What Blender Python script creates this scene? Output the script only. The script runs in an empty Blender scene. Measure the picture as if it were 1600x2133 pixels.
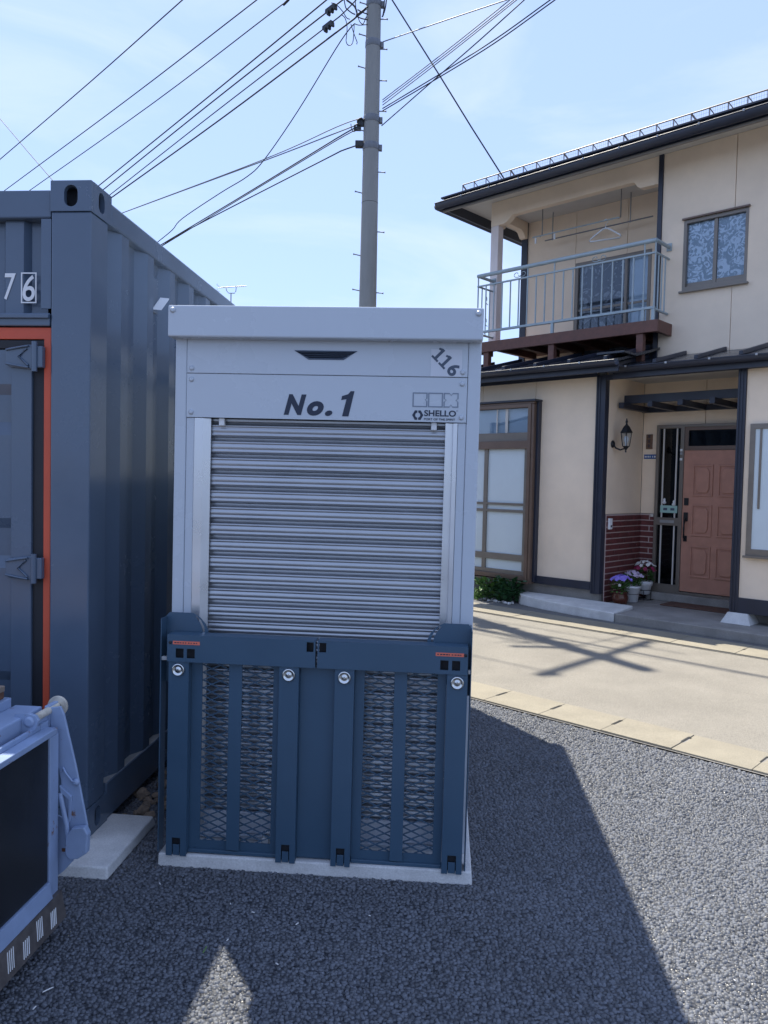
import bpy, bmesh, math, random
import numpy as np
from mathutils import Vector, Matrix
random.seed(7); rng = np.random.default_rng(7)
R = math.radians
S = bpy.context.scene
COL = S.collection

# ------------------------------------------------------------------ camera
F, CX, CY, CAMH, PITCH, ROLL = 1602., 800., 1066.5, 1.5, R(2.305), 0.022
cam = bpy.data.cameras.new('camera'); cam_o = bpy.data.objects.new('camera', cam); COL.objects.link(cam_o)
cam.sensor_fit = 'VERTICAL'; cam.sensor_height = 36; cam.lens = F/2133*36
cam.clip_start = .05; cam.clip_end = 3000
CAMM = Matrix.Rotation(math.pi/2-PITCH, 3, 'X') @ Matrix.Rotation(ROLL, 3, 'Z')
cam_o.matrix_world = Matrix.Translation((0, 0, CAMH)) @ CAMM.to_4x4()
S.camera = cam_o

# ------------------------------------------------------------------ sky and sun
SUN_AZ, SUN_EL = R(-28.5), R(63.2)          # azimuth from +Y towards +X
w = bpy.data.worlds.new('World'); S.world = w; w.use_nodes = True
nt = w.node_tree; nt.nodes.clear()
sky = nt.nodes.new('ShaderNodeTexSky'); sky.sky_type = 'NISHITA'; sky.sun_disc = False
sky.sun_elevation = SUN_EL; sky.sun_rotation = SUN_AZ
sky.air_density = 1.0; sky.dust_density = .4; sky.ozone_density = 4.0; sky.altitude = 100
bg = nt.nodes.new('ShaderNodeBackground'); bg.inputs[1].default_value = .15
tc = nt.nodes.new('ShaderNodeTexCoord'); mp = nt.nodes.new('ShaderNodeMapping')
mp.inputs['Scale'].default_value = (1.6, 2.4, 7.0); mp.inputs['Rotation'].default_value = (.15, .25, .5)
nz = nt.nodes.new('ShaderNodeTexNoise'); nz.inputs['Scale'].default_value = 1.5; nz.inputs['Detail'].default_value = 7
nz.inputs['Roughness'].default_value = .55; nz.inputs['Distortion'].default_value = .7
rp = nt.nodes.new('ShaderNodeMapRange'); rp.inputs[1].default_value = .46; rp.inputs[2].default_value = .82
rp.inputs[3].default_value = .0; rp.inputs[4].default_value = .55
mx = nt.nodes.new('ShaderNodeMix'); mx.data_type = 'RGBA'
mx.inputs['B'].default_value = (2.5, 2.75, 3.1, 1)
L = nt.links.new
L(tc.outputs['Generated'], mp.inputs[0]); L(mp.outputs[0], nz.inputs[0]); L(nz.outputs[0], rp.inputs[0])
sky_fill = nt.nodes.new('ShaderNodeMix'); sky_fill.data_type = 'RGBA'       # even pale blue added over the whole sky to brighten the shaded fronts
sky_fill.inputs['Factor'].default_value = .80; sky_fill.inputs['B'].default_value = (1.30, 1.68, 2.80, 1)
L(sky.outputs[0], sky_fill.inputs['A'])
L(rp.outputs[0], mx.inputs['Factor']); L(sky_fill.outputs['Result'], mx.inputs['A']); L(mx.outputs['Result'], bg.inputs[0])
wo = nt.nodes.new('ShaderNodeOutputWorld'); L(bg.outputs[0], wo.inputs[0])
sl = bpy.data.lights.new('sun', 'SUN'); sl.energy = 3.2; sl.angle = R(.6); sl.color = (1, .93, .80)
so = bpy.data.objects.new('sun', sl); COL.objects.link(so)
sd = Vector((-math.sin(SUN_AZ)*math.cos(SUN_EL), -math.cos(SUN_AZ)*math.cos(SUN_EL), -math.sin(SUN_EL)))
so.rotation_euler = sd.to_track_quat('-Z', 'Y').to_euler(); so.location = (-20, 30, 60)
S.view_settings.view_transform = 'Standard'; S.view_settings.look = 'None'
S.view_settings.exposure = 1.4; S.view_settings.gamma = 1
S.render.engine = 'CYCLES'

# ------------------------------------------------------------------ helpers
def ray(x, y): return CAMM @ Vector(((x-CX)/F, -(y-CY)/F, -1.))
def mat(name, c, rough=.5, metal=0, var=.1, vs=5., bump=0., bs=150., coat=0., spec=.5, fleck=0., streak=False):
    m = bpy.data.materials.new(name); m.use_nodes = True
    n = m.node_tree.nodes; l = m.node_tree.links.new; b = n['Principled BSDF']
    b.inputs['Roughness'].default_value = rough; b.inputs['Metallic'].default_value = metal
    b.inputs['Coat Weight'].default_value = coat; b.inputs['Coat Roughness'].default_value = .12
    b.inputs['Specular IOR Level'].default_value = spec
    g = n.new('ShaderNodeNewGeometry'); t = n.new('ShaderNodeTexNoise')
    t.inputs['Scale'].default_value = vs; t.inputs['Detail'].default_value = 6; t.inputs['Roughness'].default_value = .6
    src = g.outputs['Position']
    if streak:
        mm = n.new('ShaderNodeMapping'); mm.inputs['Scale'].default_value = (3, 3, .35); l(src, mm.inputs[0]); l(mm.outputs[0], t.inputs[0])
    else: l(src, t.inputs[0])
    r = n.new('ShaderNodeMapRange'); r.inputs[1].default_value = .3; r.inputs[2].default_value = .7
    r.inputs[3].default_value = 1-var; r.inputs[4].default_value = 1+var; l(t.outputs[0], r.inputs[0])
    x = n.new('ShaderNodeVectorMath'); x.operation = 'SCALE'; x.inputs[0].default_value = c[:3]; l(r.outputs[0], x.inputs['Scale'])
    out = x.outputs[0]
    if fleck:
        v = n.new('ShaderNodeTexNoise'); v.inputs['Scale'].default_value = 160; v.inputs['Detail'].default_value = 3; l(src, v.inputs[0])
        r2 = n.new('ShaderNodeMapRange'); r2.inputs[1].default_value = .35; r2.inputs[2].default_value = .65
        r2.inputs[3].default_value = 1-fleck; r2.inputs[4].default_value = 1+fleck; l(v.outputs[0], r2.inputs[0])
        x2 = n.new('ShaderNodeVectorMath'); x2.operation = 'SCALE'; l(out, x2.inputs[0]); l(r2.outputs[0], x2.inputs['Scale']); out = x2.outputs[0]
    l(out, b.inputs['Base Color'])
    rr = n.new('ShaderNodeMapRange'); rr.inputs[1].default_value = .3; rr.inputs[2].default_value = .7
    rr.inputs[3].default_value = max(.02, rough-.07); rr.inputs[4].default_value = min(1, rough+.07)
    l(t.outputs[0], rr.inputs[0]); l(rr.outputs[0], b.inputs['Roughness'])
    if bump:
        t2 = n.new('ShaderNodeTexNoise'); t2.inputs['Scale'].default_value = bs; t2.inputs['Detail'].default_value = 4; l(src, t2.inputs[0])
        bb = n.new('ShaderNodeBump'); bb.inputs['Strength'].default_value = bump; bb.inputs['Distance'].default_value = .004
        l(t2.outputs[0], bb.inputs['Height']); l(bb.outputs[0], b.inputs['Normal'])
    return m
def glass_mat(name, tint=(.9, .95, 1), rough=.02, fac=.12):
    m = bpy.data.materials.new(name); m.use_nodes = True; n = m.node_tree.nodes; l = m.node_tree.links.new; n.clear()
    o = n.new('ShaderNodeOutputMaterial'); mixn = n.new('ShaderNodeMixShader'); tr = n.new('ShaderNodeBsdfTransparent'); gl = n.new('ShaderNodeBsdfGlossy')
    tr.inputs[0].default_value = (*tint, 1); gl.inputs['Roughness'].default_value = rough
    fr = n.new('ShaderNodeFresnel'); fr.inputs[0].default_value = 1.5
    ad = n.new('ShaderNodeMath'); ad.inputs[1].default_value = fac; l(fr.outputs[0], ad.inputs[0]); ad.use_clamp = True
    l(ad.outputs[0], mixn.inputs[0]); l(tr.outputs[0], mixn.inputs[1]); l(gl.outputs[0], mixn.inputs[2]); l(mixn.outputs[0], o.inputs[0])
    return m

class MB:
    """collects shapes; build() links them as ONE mesh object"""
    def __init__(s): s.v = []; s.f = []; s.sm = []
    def add(s, v, f, smooth=False):
        o = len(s.v); s.v += [tuple(p) for p in v]; s.f += [tuple(i+o for i in q) for q in f]; s.sm += [smooth]*len(f); return s
    def box(s, x0, x1, y0, y1, z0, z1):
        return s.add([(x0,y0,z0),(x1,y0,z0),(x1,y1,z0),(x0,y1,z0),(x0,y0,z1),(x1,y0,z1),(x1,y1,z1),(x0,y1,z1)],
                     [(3,2,1,0),(4,5,6,7),(0,1,5,4),(1,2,6,5),(2,3,7,6),(3,0,4,7)])
    def hexa(s, bottom, top):
        return s.add(list(bottom)+list(top), [(3,2,1,0),(4,5,6,7),(0,1,5,4),(1,2,6,5),(2,3,7,6),(3,0,4,7)])
    def prism(s, poly, ax, a, b):
        """poly: 2D points in the two axes other than ax (in x,y,z order)"""
        n = len(poly)
        def P(p, c):
            q = list(p); q.insert(ax, c); return q
        v = [P(p, a) for p in poly]+[P(p, b) for p in poly]
        f = [tuple(range(n-1, -1, -1)), tuple(range(n, 2*n))]+[(i, (i+1) % n, n+(i+1) % n, n+i) for i in range(n)]
        return s.add(v, f)
    def ribbon(s, prof, ax, a, b, th, tdir):
        """open profile extruded along axis with thickness th in direction tdir (3-vector)"""
        n = len(prof)
        def P(p, c, k):
            q = list(p); q.insert(ax, c); return (q[0]+tdir[0]*k, q[1]+tdir[1]*k, q[2]+tdir[2]*k)
        v = [P(p, a, 0) for p in prof]+[P(p, b, 0) for p in prof]+[P(p, a, th) for p in prof]+[P(p, b, th) for p in prof]
        f = []
        for i in range(n-1):
            f += [(i, i+1, n+i+1, n+i), (2*n+i, 3*n+i, 3*n+i+1, 2*n+i+1), (i, 2*n+i, 2*n+i+1, i+1), (n+i, n+i+1, 3*n+i+1, 3*n+i)]
        f += [(0, n, 3*n, 2*n), (n-1, 3*n-1, 4*n-1, 2*n-1)]
        return s.add(v, f)
    def tube(s, pts, r, n=8, cap=True, smooth=True):
        pts = [Vector(p) for p in pts]; m = len(pts)
        rs = r if isinstance(r, (list, tuple)) else [r]*m
        v = []; f = []
        for i, p in enumerate(pts):
            d = (pts[min(i+1, m-1)]-pts[max(i-1, 0)]).normalized()
            u = d.cross(Vector((0, 0, 1)) if abs(d.z) < .95 else Vector((1, 0, 0))).normalized(); q = d.cross(u)
            for k in range(n):
                a = 2*math.pi*k/n; v.append(p+(u*math.cos(a)+q*math.sin(a))*rs[i])
        for i in range(m-1):
            for k in range(n): f.append((i*n+k, i*n+(k+1) % n, (i+1)*n+(k+1) % n, (i+1)*n+k))
        s.add(v, f, smooth)
        if cap: s.add(v[:n], [tuple(range(n-1, -1, -1))]); s.add(v[-n:], [tuple(range(n))])
        return s
    def lathe(s, prof, c=(0, 0, 0), n=20, axis='z', smooth=True):
        """prof: (radius, height) pairs; axis z up or y towards -y"""
        v = []; f = []; m = len(prof)
        for (r, h) in prof:
            for k in range(n):
                a = 2*math.pi*k/n; x, y = r*math.cos(a), r*math.sin(a)
                v.append((c[0]+x, c[1]+y, c[2]+h) if axis == 'z' else (c[0]+x, c[1]-h, c[2]+y))
        for i in range(m-1):
            for k in range(n): f.append((i*n+k, i*n+(k+1) % n, (i+1)*n+(k+1) % n, (i+1)*n+k))
        s.add(v, f, smooth)
        s.add(v[:n], [tuple(range(n-1, -1, -1))]); s.add(v[-n:], [tuple(range(n))])
        return s
    def build(s, name, m, parent=None, bevel=0, seg=2):
        me = bpy.data.meshes.new(name); me.from_pydata(s.v, [], s.f)
        bm = bmesh.new(); bm.from_mesh(me)
        for fc, q in zip(bm.faces, s.sm): fc.smooth = q
        bmesh.ops.recalc_face_normals(bm, faces=bm.faces[:]); bm.to_mesh(me); bm.free()
        return link(name, me, m, parent, bevel, seg)
def link(name, me, m, parent=None, bevel=0, seg=2):
    me.materials.clear(); me.materials.append(m); o = bpy.data.objects.new(name, me); COL.objects.link(o)
    if parent: o.parent = parent
    if bevel:
        b = o.modifiers.new('bevel', 'BEVEL'); b.width = bevel; b.segments = seg; b.limit_method = 'ANGLE'; b.angle_limit = R(50)
    return o
def bx(name, m, parent, x0, x1, y0, y1, z0, z1, bevel=.003):
    return MB().box(x0, x1, y0, y1, z0, z1).build(name, m, parent, bevel)
def curve_mesh(cu):
    o = bpy.data.objects.new('tmp', cu); me = bpy.data.meshes.new_from_object(o)
    bpy.data.objects.remove(o); return me
def shape(name, m, parent, loops, plane, c0, c1, bevel=0):
    """flat shape with holes. plane 'xz' (thickness y c0..c1), 'yz' (thickness x) or 'xy' (thickness z)"""
    cu = bpy.data.curves.new('tmp', 'CURVE'); cu.dimensions = '2D'; cu.fill_mode = 'BOTH'; cu.extrude = abs(c1-c0)/2
    for lp in loops:
        sp = cu.splines.new('POLY'); sp.points.add(len(lp)-1); sp.use_cyclic_u = True
        for i, p in enumerate(lp): sp.points[i].co = (p[0], p[1], 0, 1)
    me = curve_mesh(cu); c = (c0+c1)/2
    for v in me.vertices:
        x, y, z = v.co
        v.co = (x, c-z, y) if plane == 'xz' else ((c+z, x, y) if plane == 'yz' else (x, y, c+z))
    for p in me.polygons: p.use_smooth = False
    me.name = name
    bm = bmesh.new(); bm.from_mesh(me); bmesh.ops.remove_doubles(bm, verts=bm.verts[:], dist=1e-5)
    bmesh.ops.recalc_face_normals(bm, faces=bm.faces[:]); bm.to_mesh(me); bm.free()
    return link(name, me, m, parent, bevel)
def text(name, m, parent, body, x0, x1, z0, z1, y, offset=0., shear=0., th=.0012, rot=0.):
    """lettering fitted to a rectangle on an xz plane facing -y"""
    cu = bpy.data.curves.new('tmp', 'FONT'); cu.body = body; cu.offset = offset; cu.shear = shear; cu.extrude = .01; cu.resolution_u = 5
    me = curve_mesh(cu); co = np.array([v.co[:] for v in me.vertices])
    lo = co.min(0); hi = co.max(0); sc = (hi-lo); sc[sc == 0] = 1
    for v in me.vertices:
        u = (v.co.x-lo[0])/sc[0]; q = (v.co.y-lo[1])/sc[1]; k = (v.co.z-lo[2])/sc[2]
        X = x0+u*(x1-x0); Z = z0+q*(z1-z0)
        if rot:
            cx, cz = (x0+x1)/2, (z0+z1)/2; dx, dz = X-cx, Z-cz
            X = cx+dx*math.cos(rot)-dz*math.sin(rot); Z = cz+dx*math.sin(rot)+dz*math.cos(rot)
        v.co = (X, y-k*th, Z)
    me.name = name; return link(name, me, m, parent)
def rect(x0, x1, z0, z1): return [(x0, z0), (x1, z0), (x1, z1), (x0, z1)]
def ellipse(cx, cz, rx, rz, n=24): return [(cx+rx*math.cos(2*math.pi*i/n), cz+rz*math.sin(2*math.pi*i/n)) for i in range(n)]
def oval(cx, cz, rx, rz, n=8):
    """vertical stadium"""
    a = [(cx+rx*math.cos(math.pi*i/n), cz+(rz-rx)+rx*math.sin(math.pi*i/n)) for i in range(n+1)]
    return a+[(cx-rx*math.cos(math.pi*i/n), cz-(rz-rx)-rx*math.sin(math.pi*i/n)) for i in range(n+1)]
def root(name, label, cat, loc, yaw=0, tilt=0, group=None):
    o = bpy.data.objects.new(name, None); COL.objects.link(o); o.location = loc
    o.rotation_euler = (Matrix.Rotation(R(yaw), 3, 'Z') @ Matrix.Rotation(R(tilt), 3, 'Y')).to_euler()
    o.empty_display_size = .2; return tag(o, label, cat, group)
def tag(o, label, cat, group=None):
    o['label'] = label; o['category'] = cat
    if group: o['group'] = group
    return o
def kind(o, k): o['kind'] = k; return o

# ------------------------------------------------------------------ materials
M = {}
M['navy'] = mat('navy_paint', (.085, .122, .18), .24, var=.07, vs=3, bump=.05, bs=60, spec=.55)
M['navy_gate'] = mat('navy_gate_paint', (.042, .088, .142), .40, var=.05, vs=4, bump=.04, bs=400)
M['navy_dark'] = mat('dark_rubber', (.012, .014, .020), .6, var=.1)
M['orange'] = mat('orange_seal', (.55, .085, .040), .5, var=.08)
M['white_letter'] = mat('white_letter', (.72, .74, .76), .5, var=.04)
M['grey_box'] = mat('pale_grey_paint', (.49, .54, .60), .28, var=.03, vs=2, bump=.03, bs=30, spec=.5)
M['steel'] = mat('galvanised_shutter', (.40, .42, .45), .38, metal=.75, var=.06, vs=8, spec=.5)
M['alu'] = mat('aluminium_rail', (.62, .64, .67), .32, metal=.75, var=.04, vs=6)
M['ink'] = mat('dark_ink', (.012, .022, .050), .45, var=.05)
M['ink_soft'] = mat('slate_ink', (.06, .085, .13), .5, var=.05)
M['ink_line'] = mat('thin_grey_ink', (.20, .24, .30), .5, var=.05)
M['sticker'] = mat('pale_sticker', (.58, .61, .67), .4, var=.03)
M['orange_label'] = mat('orange_label', (.70, .16, .10), .5, var=.1)
M['chrome'] = mat('zinc_cap', (.62, .64, .64), .22, metal=1, var=.05)
M['concrete'] = mat('concrete_slab', (.58, .58, .57), .85, var=.14, vs=7, bump=.5, bs=90, fleck=.08)
M['concrete_dirty'] = mat('concrete_weathered', (.26, .25, .235), .9, var=.22, vs=4, bump=.5, bs=70, fleck=.12)
M['gutter'] = mat('gutter_concrete', (.258, .234, .182), .9, var=.14, vs=3.5, bump=.6, bs=110, fleck=.14)
M['truck_blue'] = mat('pale_blue_truck_paint', (.26, .34, .50), .38, var=.10, vs=9, bump=.05, bs=60)
M['truck_panel'] = mat('dark_panel', (.014, .016, .020), .38, var=.2, vs=5, bump=.04, bs=40)
M['rust_steel'] = mat('worn_steel', (.60, .55, .46), .5, metal=.2, var=.3, vs=25, bump=.2, bs=90)
M['rust'] = mat('rusty_steel', (.16, .075, .045), .8, var=.4, vs=30, bump=.4, bs=120)
M['checker'] = mat('checker_steel', (.16, .14, .13), .45, metal=.5, var=.25, vs=30, bump=.1)
M['wood_deck'] = mat('grey_wood_deck', (.22, .17, .13), .8, var=.25, vs=20, bump=.3, bs=60)
M['tyre'] = mat('tyre_rubber', (.018, .018, .019), .8, var=.15)
M['siding'] = mat('beige_siding', (.82, .675, .52), .85, var=.06, vs=2.5, bump=.45, bs=160)
M['dark_trim'] = mat('dark_navy_trim', (.022, .027, .045), .4, var=.1, vs=6)
M['roof_metal'] = mat('dark_roof_sheet', (.03, .035, .045), .26, metal=.25, var=.12, vs=6)
M['pillar'] = mat('pinkish_white_paint', (.75, .67, .64), .7, var=.06, bump=.2)
M['soffit'] = mat('pale_soffit', (.55, .53, .50), .8, var=.05)
M['brown_wood'] = mat('brown_stained_timber', (.14, .062, .045), .6, var=.22, vs=14, bump=.25, bs=60)
M['rail_blue'] = mat('grey_green_railing_paint', (.33, .40, .43), .45, var=.1, vs=9)
M['bronze'] = mat('bronze_aluminium', (.16, .11, .085), .4, metal=.3, var=.1)
M['bronze_grey'] = mat('greyish_bronze', (.20, .175, .15), .4, metal=.3, var=.1)
M['frost'] = mat('pale_curtain', (.60, .66, .68), .6, var=.05, vs=2)
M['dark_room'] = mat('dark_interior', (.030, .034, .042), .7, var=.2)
M['door'] = mat('red_brown_door', (.46, .23, .165), .45, var=.10, vs=9, bump=.1, bs=40)
M['black_metal'] = mat('black_metal', (.016, .018, .022), .4, metal=.3, var=.1)
M['brick'] = mat('dark_red_brick', (.12, .030, .030), .6, var=.35, vs=18, bump=.4, bs=120)
M['mortar'] = mat('grey_pink_mortar', (.46, .36, .34), .9, var=.1, bump=.4)
M['pot_brown'] = mat('brown_glazed_pot', (.075, .022, .014), .22, var=.2)
M['pot_white'] = mat('white_plastic_pot', (.66, .67, .68), .4, var=.04)
M['soil'] = mat('soil', (.05, .035, .025), .95, var=.3, vs=40)
M['leaf'] = mat('green_leaf', (.055, .13, .028), .5, var=.35, vs=25)
M['leaf_light'] = mat('light_green_leaf', (.12, .24, .045), .5, var=.3, vs=25)
M['leaf_dark'] = mat('dark_green_leaf', (.03, .09, .035), .4, var=.35, vs=25)
M['petal_violet'] = mat('violet_petal', (.24, .17, .62), .6, var=.15, vs=30)
M['petal_white'] = mat('white_petal', (.75, .74, .72), .6, var=.05)
M['petal_red'] = mat('crimson_petal', (.30, .02, .09), .6, var=.15, vs=30)
M['petal_pale'] = mat('pale_pink_petal', (.55, .45, .60), .6, var=.15, vs=30)
M['mat_fibre'] = mat('brown_doormat', (.11, .060, .045), .95, var=.35, vs=25, bump=.8, bs=220)
M['pole'] = mat('pole_concrete', (.26, .26, .25), .85, var=.10, vs=3, bump=.4, bs=80, streak=True)
M['cable'] = mat('black_cable', (.022, .024, .030), .6, var=.1)
M['cable_grey'] = mat('grey_cable', (.16, .17, .19), .5, var=.1)
M['galv'] = mat('galvanised_steel', (.36, .37, .38), .45, metal=.6, var=.12, vs=20)
M['band'] = mat('dull_steel_band', (.17, .18, .20), .55, metal=.3, var=.15, vs=20)
M['ledge_grey'] = mat('pale_grey_ledge', (.30, .31, .32), .9, var=.2, vs=12)
M['stone'] = mat('brown_rubble', (.23, .175, .13), .9, var=.3, vs=20, bump=.7, bs=60)
M['plaster'] = mat('plain_plaster', (.45, .43, .40), .9, var=.08)
M['plate_blue'] = mat('blue_address_plate', (.03, .10, .28), .4, var=.05)
M['plate_wood'] = mat('wooden_nameplate', (.15, .085, .055), .5, var=.25, vs=30)
M['mint'] = mat('mint_sign', (.32, .52, .48), .5, var=.05)
M['bulb'] = mat('frosted_bulb', (.80, .80, .78), .3, var=.02)
M['glass'] = glass_mat('window_glass', (.9, .95, 1), .02, .0)
M['frosted'] = mat('frosted_glass', (.60, .68, .72), .38, var=.05, vs=1.5)
M['glass_dark'] = glass_mat('dark_window_glass', (.35, .42, .48), .03, .0)
def add_rust(m, lo=.63, hi=.68):
    n = m.node_tree.nodes; l = m.node_tree.links.new; b = n['Principled BSDF']; src = b.inputs['Base Color'].links[0].from_socket
    g = n.new('ShaderNodeNewGeometry'); t = n.new('ShaderNodeTexNoise'); t.inputs['Scale'].default_value = 16; t.inputs['Detail'].default_value = 8; t.inputs['Roughness'].default_value = .7
    l(g.outputs['Position'], t.inputs[0]); r = n.new('ShaderNodeMapRange'); r.inputs[1].default_value = lo; r.inputs[2].default_value = hi; l(t.outputs[0], r.inputs[0])
    x = n.new('ShaderNodeMix'); x.data_type = 'RGBA'; l(r.outputs[0], x.inputs['Factor']); l(src, x.inputs['A']); x.inputs['B'].default_value = (.17, .085, .05, 1); l(x.outputs['Result'], b.inputs['Base Color'])
add_rust(M['truck_blue'])
def lace_mat():
    m = mat('lace_curtain', (.30, .35, .38), .8); n = m.node_tree.nodes; l = m.node_tree.links.new; b = n['Principled BSDF']
    g = n.new('ShaderNodeNewGeometry'); t = n.new('ShaderNodeTexNoise'); t.inputs['Scale'].default_value = 13; t.inputs['Detail'].default_value = 3
    t.inputs['Distortion'].default_value = 2.2; l(g.outputs['Position'], t.inputs[0])
    r = n.new('ShaderNodeValToRGB'); r.color_ramp.elements[0].position = .47; r.color_ramp.elements[1].position = .53
    r.color_ramp.elements[0].color = (.34, .41, .45, 1); r.color_ramp.elements[1].color = (.90, .92, .92, 1)
    l(t.outputs[0], r.inputs[0]); l(r.outputs[0], b.inputs['Base Color']); return m
M['lace'] = lace_mat()
def leafy_curtain():
    m = mat('leaf_print_curtain', (.1, .1, .1), .8); n = m.node_tree.nodes; l = m.node_tree.links.new; b = n['Principled BSDF']
    g = n.new('ShaderNodeNewGeometry'); t = n.new('ShaderNodeTexNoise'); t.inputs['Scale'].default_value = 4.5; t.inputs['Detail'].default_value = 2
    t.inputs['Distortion'].default_value = 3; l(g.outputs['Position'], t.inputs[0])
    r = n.new('ShaderNodeValToRGB'); r.color_ramp.elements[0].position = .54; r.color_ramp.elements[1].position = .62
    r.color_ramp.elements[0].color = (.06, .07, .085, 1); r.color_ramp.elements[1].color = (.30, .30, .30, 1)
    l(t.outputs[0], r.inputs[0]); l(r.outputs[0], b.inputs['Base Color']); return m
M['leafy'] = leafy_curtain()
def aggregate_mat(name, c, ground):
    m = bpy.data.materials.new(name); m.use_nodes = True; n = m.node_tree.nodes; l = m.node_tree.links.new; b = n['Principled BSDF']
    g = n.new('ShaderNodeNewGeometry'); big = n.new('ShaderNodeTexNoise'); big.inputs['Scale'].default_value = 1.6; big.inputs['Detail'].default_value = 5
    l(g.outputs['Position'], big.inputs[0])
    r = n.new('ShaderNodeMapRange'); r.inputs[3].default_value = .72; r.inputs[4].default_value = 1.28; l(big.outputs[0], r.inputs[0])
    if ground:
        v = n.new('ShaderNodeTexVoronoi'); v.inputs['Scale'].default_value = 85; l(g.outputs['Position'], v.inputs['Vector'])
        sp = n.new('ShaderNodeSeparateColor'); l(v.outputs['Color'], sp.inputs[0]); rnd = sp.outputs[0]
        bb = n.new('ShaderNodeBump'); bb.inputs['Strength'].default_value = 1; bb.inputs['Distance'].default_value = .006; bb.invert = True
        l(v.outputs['Distance'], bb.inputs['Height']); l(bb.outputs[0], b.inputs['Normal'])
    else: rnd = g.outputs['Random Per Island']
    r2 = n.new('ShaderNodeMapRange'); r2.inputs[3].default_value = .6; r2.inputs[4].default_value = 1.5; l(rnd, r2.inputs[0])
    mu = n.new('ShaderNodeMath'); mu.operation = 'MULTIPLY'; l(r.outputs[0], mu.inputs[0]); l(r2.outputs[0], mu.inputs[1])
    x = n.new('ShaderNodeVectorMath'); x.operation = 'SCALE'; x.inputs[0].default_value = c; l(mu.outputs[0], x.inputs['Scale']); l(x.outputs[0], b.inputs['Base Color'])
    r3 = n.new('ShaderNodeMapRange'); r3.inputs[3].default_value = .28; r3.inputs[4].default_value = .75; l(rnd, r3.inputs[0]); l(r3.outputs[0], b.inputs['Roughness'])
    return m
M['asphalt'] = aggregate_mat('fresh_open_asphalt', (.042, .046, .055), True)
M['aggregate'] = aggregate_mat('bitumen_coated_stone', (.100, .108, .124), False)
M['road'] = mat('old_pale_asphalt', (.222, .207, .178), .9, var=.13, vs=2.2, bump=.7, bs=230, fleck=.28)
M['road_dark'] = mat('asphalt_edge_strip', (.13, .13, .13), .9, var=.15, vs=4, bump=.6, bs=180, fleck=.2)

# ------------------------------------------------------------------ house frame: s along the facade, t into the house
HY = -43.5
es = Vector((math.cos(R(HY)), math.sin(R(HY)), 0)); et = Vector((-math.sin(R(HY)), math.cos(R(HY)), 0))
def hw(s, t, z=0): return es*s+et*t+Vector((0, 0, z))
def on_t(px, py, t):
    d = ray(px, py); o = Vector((0, 0, CAMH)); k = (t-o.dot(et))/d.dot(et); p = o+d*k
    return Vector((p.dot(es), t, p.z))

# ------------------------------------------------------------------ ground, road, gutters
kind(MB().add([(-600, -600, 0), (600, -600, 0), (600, 600, 0), (-600, 600, 0)], [(0, 1, 2, 3)]).build('ground', M['asphalt']), 'structure')
def strip(name, t0, t1, z, m, s0=-120, s1=120):
    return kind(MB().add([hw(s0, t0, z), hw(s1, t0, z), hw(s1, t1, z), hw(s0, t1, z)], [(0, 1, 2, 3)]).build(name, m), 'structure')
strip('road', 4.62, 7.18, .005, M['road'])
strip('verge', 7.68, 8.9, .004, M['road_dark'])
def gutter(t0, t1, pitch, s0, s1, sv0, sv1, slot):
    base = strip('gutter', t0-.01, t1+.01, .009, M['concrete_dirty'])
    rest = MB(); n0 = int(math.floor(s0/pitch)); n1 = int(math.ceil(s1/pitch))
    wd = t1-t0; a, b = t0+slot[0], t0+slot[1]; hs = slot[2]
    for i in range(n0, n1):
        x0, x1 = i*pitch+.002-.02, (i+1)*pitch-.002-.02
        poly = [(x0, t0), (x1, t0), (x1, a), (x1-hs, a+.005), (x1-hs, b-.005), (x1, b), (x1, t1), (x0, t1), (x0, b), (x0+hs, b-.005), (x0+hs, a+.005), (x0, a)]
        dz = random.uniform(-.002, .002)
        mb = rest if not (sv0 < x0 < sv1) else MB()
        mb.prism([(es.x*p+et.x*q, es.y*p+et.y*q) for p, q in poly], 2, .006, .021+dz)
        if mb is not rest: mb.build('gutter_block', M['gutter'], base, .003)
    kind(rest.build('gutter_blocks', M['gutter'], base), 'stuff')
gutter(4.27, 4.61, .436, -40, 30, -8, 3, (.15, .28, .009))
gutter(7.19, 7.67, .60, -40, 30, -8, 3, (.20, .27, .006))

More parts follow.
